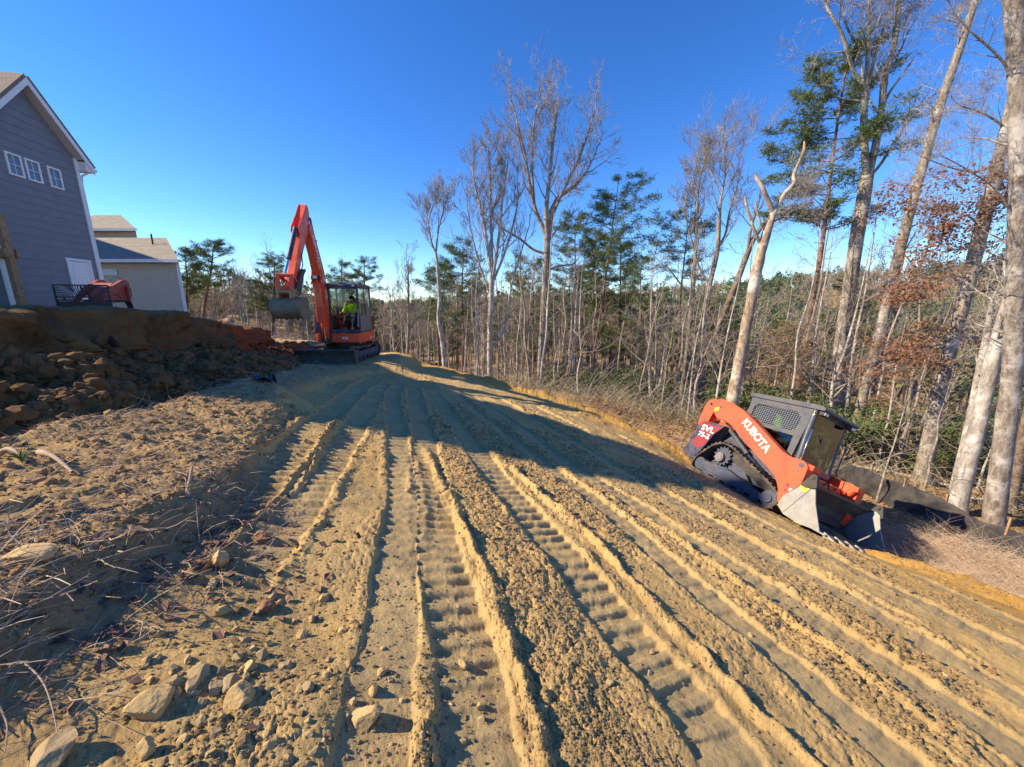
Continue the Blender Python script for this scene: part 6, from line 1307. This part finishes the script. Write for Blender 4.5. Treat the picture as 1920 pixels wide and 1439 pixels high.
def spots(n,azr,rr,smin,smax,npr,dmin,edmin=.8,avoid=()):
    out=[];tr=0
    while len(out)<n and tr<n*40:
        tr+=1; r=math.exp(rf.uniform(math.log(rr[0]),math.log(rr[1]))); a=R(rf.uniform(*azr)); x=r*math.sin(a);y=r*math.cos(a)
        if float(edge_d(np.array([x]),np.array([y]))[0])<edmin: continue
        if x<-14 and y<38: continue
        if any((x-o[0])**2+(y-o[1])**2<dmin**2 for o in out): continue
        d=math.degrees(math.atan2(x,y))
        if 30<d<50 and 41<r<62: continue
        if 17<d<25 and 37<r<46: continue
        out.append((x,y,rf.uniform(smin,smax)*(.8+.2*min(r/25,1.3)),rf.uniform(0,6.28),rf.randrange(npr)))
    return out
place_copies(PR,spots(84,(-6,50),(18,44),.6,1.05,len(PR),.8),'forest_tree','slender bare grey tree in the crowded woods below the slope','bare tree','bare trees in the woods below the slope')
place_copies(PR,spots(40,(-24,-4),(24,50),.45,.8,len(PR),.9),'forest_tree','bare tree in the thin woods behind and right of the excavator','bare tree','bare trees behind the excavator')
place_copies(PR,spots(12,(44,60),(13,30),.35,.7,len(PR),1.2),'forest_tree','thin bare understorey tree between the big leaning trunks at the right','bare tree','thin trees between the big trunks')
place_copies(PR,spots(34,(-44,-24),(42,75),.6,.95,len(PR),1.5),'forest_tree','distant bare tree beyond the beige house and the bank','bare tree','bare trees beyond the beige house')
def proto_pine(seed,c0,mt):
    tr,rs,S,(V,F)=pine_parts(12,.13,seed,crown0=c0,spread=2.1,whorls=13,dens=24,nsize=.22); v,f=limb_mesh([(tr,rs)],7,.05,seed); v2,f2=S.arrays(3); return [mesh_np('trunk',v,f,b_red,link_it=False),mesh_np('branches',v2,f2,b_red,link_it=False)],mesh_np('crown',V,F,mt,link_it=False,smooth=False),12
PP=[proto_pine(300,.45,l_pine),proto_pine(301,.3,l_pinec),proto_pine(302,.15,l_pine),proto_pine(303,.55,l_pine)]
place_copies(PP,spots(11,(14,52),(26,38),.4,.7,4,2.4,3),'pine_tree','mid-sized pine half hidden by the nearer bare trunks below the slope','pine tree','mid-sized pines below the slope')
place_copies(PP,spots(20,(2,30),(36,62),.6,.9,4,2.2),'pine_tree','dark green pine standing among the bare trees in the middle of the woods','pine tree','pines in the middle of the woods')
place_copies(PP,spots(14,(30,60),(34,60),.35,.6,4,2.2),'pine_tree','low pine on the valley floor behind the big trunks at the right','pine tree','low pines behind the big trunks')
place_copies(PP,spots(12,(-44,-20),(60,95),.35,.6,4,3),'pine_tree','distant pine along the treeline between the beige house and the excavator','pine tree','distant pines at the left treeline')
def proto_shrub(seed):
    rnd=random.Random(seed); S=Segs(); tips=[]
    for k in range(9): a=rnd.uniform(0,6.28); grow(S,Vector((0,0,-.05)),Vector((math.cos(a)*.5,math.sin(a)*.5,1)).normalized(),rnd.uniform(.6,1.2),.015,2,rnd,.2,.7,(2,4),.004,tips)
    v,f=S.arrays(3); V,F=clumps(tips,rnd,18,.09,.12,.8); return mesh_np('stems',v,f,b_tw,link_it=False),mesh_np('leaves',V,F,l_pinec if seed%2 else l_pine,link_it=False,smooth=False),1
SH=[proto_shrub(400+k) for k in range(4)]
for i,(x,y,s,rz,pi) in enumerate(spots(46,(5,60),(22,42),.6,1.7,4,1.2)):
    e=empty('evergreen_shrub',(x,y,gz(x,y)),(0,0,rz),label='low green shrub on the forest floor below the slope',cat='shrub',group='green shrubs on the forest floor'); e.scale=(s,s,s*.8); link(bpy.data.objects.new('stems',SH[pi][0]),e); link(bpy.data.objects.new('leaves',SH[pi][1]),e)
for i,(x,y,s,rz,pi) in enumerate(spots(30,(30,62),(18,34),.7,1.7,4,1.0,1.8)):
    e=empty('evergreen_shrub',(x,y,gz(x,y)),(0,0,rz),label='green bush behind the big trunks right of the track loader',cat='shrub',group='green bushes behind the big trunks'); e.scale=(s,s,s*.9); link(bpy.data.objects.new('stems',SH[pi][0]),e); link(bpy.data.objects.new('leaves',SH[pi][1]),e)
# undergrowth: arching twigs
def undergrowth(name,n,seed,gen,hh,rad,m,bend=.6,segs=3):
    g=np.random.RandomState(seed); x,y=gen(g,n); N=len(x); z=G(x,y); S=Segs(); r=np.hypot(x,y); A=[];B=[];ra=[];rb=[]
    P=np.stack([x,y,z-.03],-1); a=g.uniform(0,6.28,N); h=g.uniform(hh[0],hh[1],N); L=h/segs; d=np.stack([np.cos(a)*.3,np.sin(a)*.3,np.ones(N)],-1); rr=rad*np.clip(r/12,.6,3)
    for k in range(segs):
        d=d+np.stack([np.cos(a),np.sin(a),-np.ones(N)*.35],-1)*bend*g.uniform(.2,.9,(N,1))+g.normal(0,.12,(N,3)); d/=np.linalg.norm(d,axis=1,keepdims=True); Q=P+d*L[:,None]; S.a+=list(map(tuple,P));S.b+=list(map(tuple,Q)); S.ra+=list(rr*(1-k/segs*.7)); S.rb+=list(rr*(1-(k+1)/segs*.8)); P=Q
    V,F=S.arrays(3); return tag(mesh_np(name,V,F,m,smooth=False),kind='stuff')
def gen_e(azr,rr,lo,hi): 
    def f(g,n): r=np.exp(g.uniform(math.log(rr[0]),math.log(rr[1]),n));a=np.radians(g.uniform(*azr,n));x=r*np.sin(a);y=r*np.cos(a);d=edge_d(x,y);k=(d>lo)&(d<hi);return x[k],y[k]
    return f
undergrowth('undergrowth',4200,51,gen_e((-12,62),(15,42),2.0,99),(.4,1.7),.007,mat('olive_twigs',(.32,.28,.17),.9,var=.3,scale=.6),.5,4)
undergrowth('undergrowth_pale',1100,52,gen_e((-8,62),(15,38),1.5,99),(1.0,3.6),.009,b_mid,.35,5)
m_br=mat('reddish_dry_brush',(.50,.34,.24),.85,var=.25,scale=2); m_br2=mat('tan_dry_brush',(.56,.42,.29),.85,var=.25,scale=2)
undergrowth('dry_brush',26000,53,gen_e((-35,62),(6,30),.35,2.6),(.25,.75),.0028,m_br,.4,3)
undergrowth('dry_grass',24000,54,gen_e((38,64),(6,11.5),.3,3.0),(.4,1.15),.0024,m_br2,.7,4)
lf=lambda g,n:(g.uniform(-34,-14,n),g.uniform(17.5,46,n))
undergrowth('left_undergrowth',2600,56,lf,(.5,2.0),.008,b_tw,.5,4)
undergrowth('left_dry_grass',9000,57,lambda g,n:(g.uniform(-26,-9.4,n),g.uniform(14.5,36,n)),(.2,.7),.006,m_br2,.6,3)
undergrowth('weeds',3000,55,lambda g,n:(g.uniform(-9,-6.2,n),g.uniform(4,14,n)),(.05,.18),.004,mat('dull_green_weeds',(.12,.13,.05),.8),.7,2)
# silt fence
def silt_fence():
    pts=[(11.2,13.0),(10.9,11.6),(10.5,10.2),(10.2,9.0),(10.0,7.9),(9.7,6.6),(9.5,5.0),(9.6,3.2)]; base=Vector((pts[0][0],pts[0][1],gz(*pts[0]))); e=empty('silt_fence',base,label='low black silt fence sagging between stakes along the foot of the slope',cat='silt fence'); O=np.array(tuple(base))
    Q=smooth_path([Vector((x,y,0)) for x,y in pts],14); N=len(Q); X=np.array([q.x for q in Q]);Y=np.array([q.y for q in Q]); gz_=G(X,Y); n=8; V=[]
    for j in range(n):
        f=j/(n-1); off=.08*vn(X*2,Y*2+f*2,seed=5)+.05*vn(X*6,Y*6+f,seed=6); top=.72+.10*vn(X*1.1,Y*1.1,seed=8); V.append(np.stack([X+off+.12*f,Y+off*.3,gz_+f*top-.05],-1)-O)
    V=np.array(V).reshape(-1,3); i=np.arange(n-1)[:,None]*N+np.arange(N-1)[None]; F=np.stack([i,i+1,i+1+N,i+N],-1).reshape(-1,4); o=mesh_np('fabric',V,F,mat('black_silt_fabric',(.03,.03,.034),.65,dust=(.2,.15,.1),dustamt=.35,scale=3),e); sd=o.modifiers.new('s','SOLIDIFY'); sd.thickness=.004
    for x,y in pts: b=MB(); g=gz(x,y); b.bar((x+.14-O[0],y-O[1],g-.3-O[2]),(x+.16-O[0],y-O[1],g+.86-O[2]),.035,.035); b.build('stake',m_wood,e)
silt_fence()
# fallen logs on the forest floor
for k,(a,b,r) in enumerate((((12.0,12.6),(14.5,10.6),.06),((13.2,10.2),(16,9.2),.04),((9.5,17),(13,16.2),.07))):
    p=Vector((*a,gz(*a)+r));q=Vector((*b,gz(*b)+r)); V,F=limb_mesh([([p,p.lerp(q,.5)+Vector((0,.15,.03)),q],[r,r*.8,r*.4])],8,.08,k); tag(mesh_np('fallen_log',V,F,b_pale),('pale fallen log on the leaf litter below the buttressed oak','thin fallen log right of the buttressed oak','fallen log on the forest floor behind the loader')[k],'log')
# far hillside woods as one mass
def far_woods():
    g=np.random.RandomState(9); n=5200; r=np.exp(g.uniform(math.log(44),math.log(430),n)); a=np.radians(g.uniform(-50,64,n)); x=r*np.sin(a);y=r*np.cos(a); ad=np.degrees(a)
    k=~((ad>30)&(ad<50)&(r<62))&~((ad>17)&(ad<25)&(r<46))&~((x<-12)&(y<50))&(g.uniform(0,1,n)<np.where(r<90,.45,1)); x=x[k];y=y[k];r=r[k];ad=ad[k]; z=G(x,y); N=len(x); pine=(vn(x*.02,y*.02,seed=14)+g.normal(0,.35,N))>.08; H=g.uniform(6,12,N)*np.where(ad<-10,.75,1)
    S=Segs(); 
    for i in range(N):
        b=np.array([x[i],y[i],z[i]]); t=b+np.array([g.normal(0,.3),g.normal(0,.3),H[i]]); w=.09+.0004*r[i]; S.add(b,t,w,.03)
        if not pine[i]:
            for j in range(9): f=g.uniform(.3,.9); p=b+(t-b)*f; an=g.uniform(0,6.28); L=H[i]*.26; S.add(p,p+np.array([math.cos(an)*L*.6,math.sin(an)*L*.6,L*.8]),.04+.0002*r[i],.02)
    V,F=S.arrays(3); tag(mesh_np('far_woods',V,F,b_mid,smooth=False),kind='stuff')
    def cl(sel,m,per,size,blade,nm,lo):
        X=x[sel];Y=y[sel];Z=z[sel];Hh=H[sel];rr=r[sel];M=len(X); f=g.beta(1.6,1.5,(M,per)); f=lo+(1-lo)*f; rad=Hh[:,None]*.24*np.sqrt(np.clip((1.06-f)*(f-lo+.12)*2.6,0.02,1)); an=g.uniform(0,6.28,(M,per)); q=np.sqrt(g.uniform(0,1,(M,per))); C=np.stack([X[:,None]+rad*q*np.cos(an),Y[:,None]+rad*q*np.sin(an),Z[:,None]+f*Hh[:,None]],-1).reshape(-1,3); K=len(C); u=g.normal(0,1,(K,3)); 
        if blade<.3: u[:,2]=np.abs(u[:,2])+1
        u/=np.linalg.norm(u,axis=1,keepdims=True); w=np.cross(u,g.normal(0,1,(K,3))); w/=np.linalg.norm(w,axis=1,keepdims=True); s=size*np.repeat(.7+rr/260,per)[:,None]*g.uniform(.6,1.4,(K,1)); V=np.stack([C-u*s*.5,C+w*s*blade*.5,C+u*s*.5,C-w*s*blade*.5],1).reshape(-1,3); tag(mesh_np(nm,V,np.arange(K*4).reshape(-1,4),m,smooth=False),kind='stuff')
    cl(~pine,leafmat('hazy_bare_crowns',(.34,.285,.20),(.23,.20,.13),.05,.2),70,1.5,.07,'far_bare_crowns',.3)
    cl(pine,leafmat('far_pine_green',(.15,.19,.075),(.09,.13,.06),.05,.2),90,.75,.5,'far_pine_crowns',.25)
far_woods()
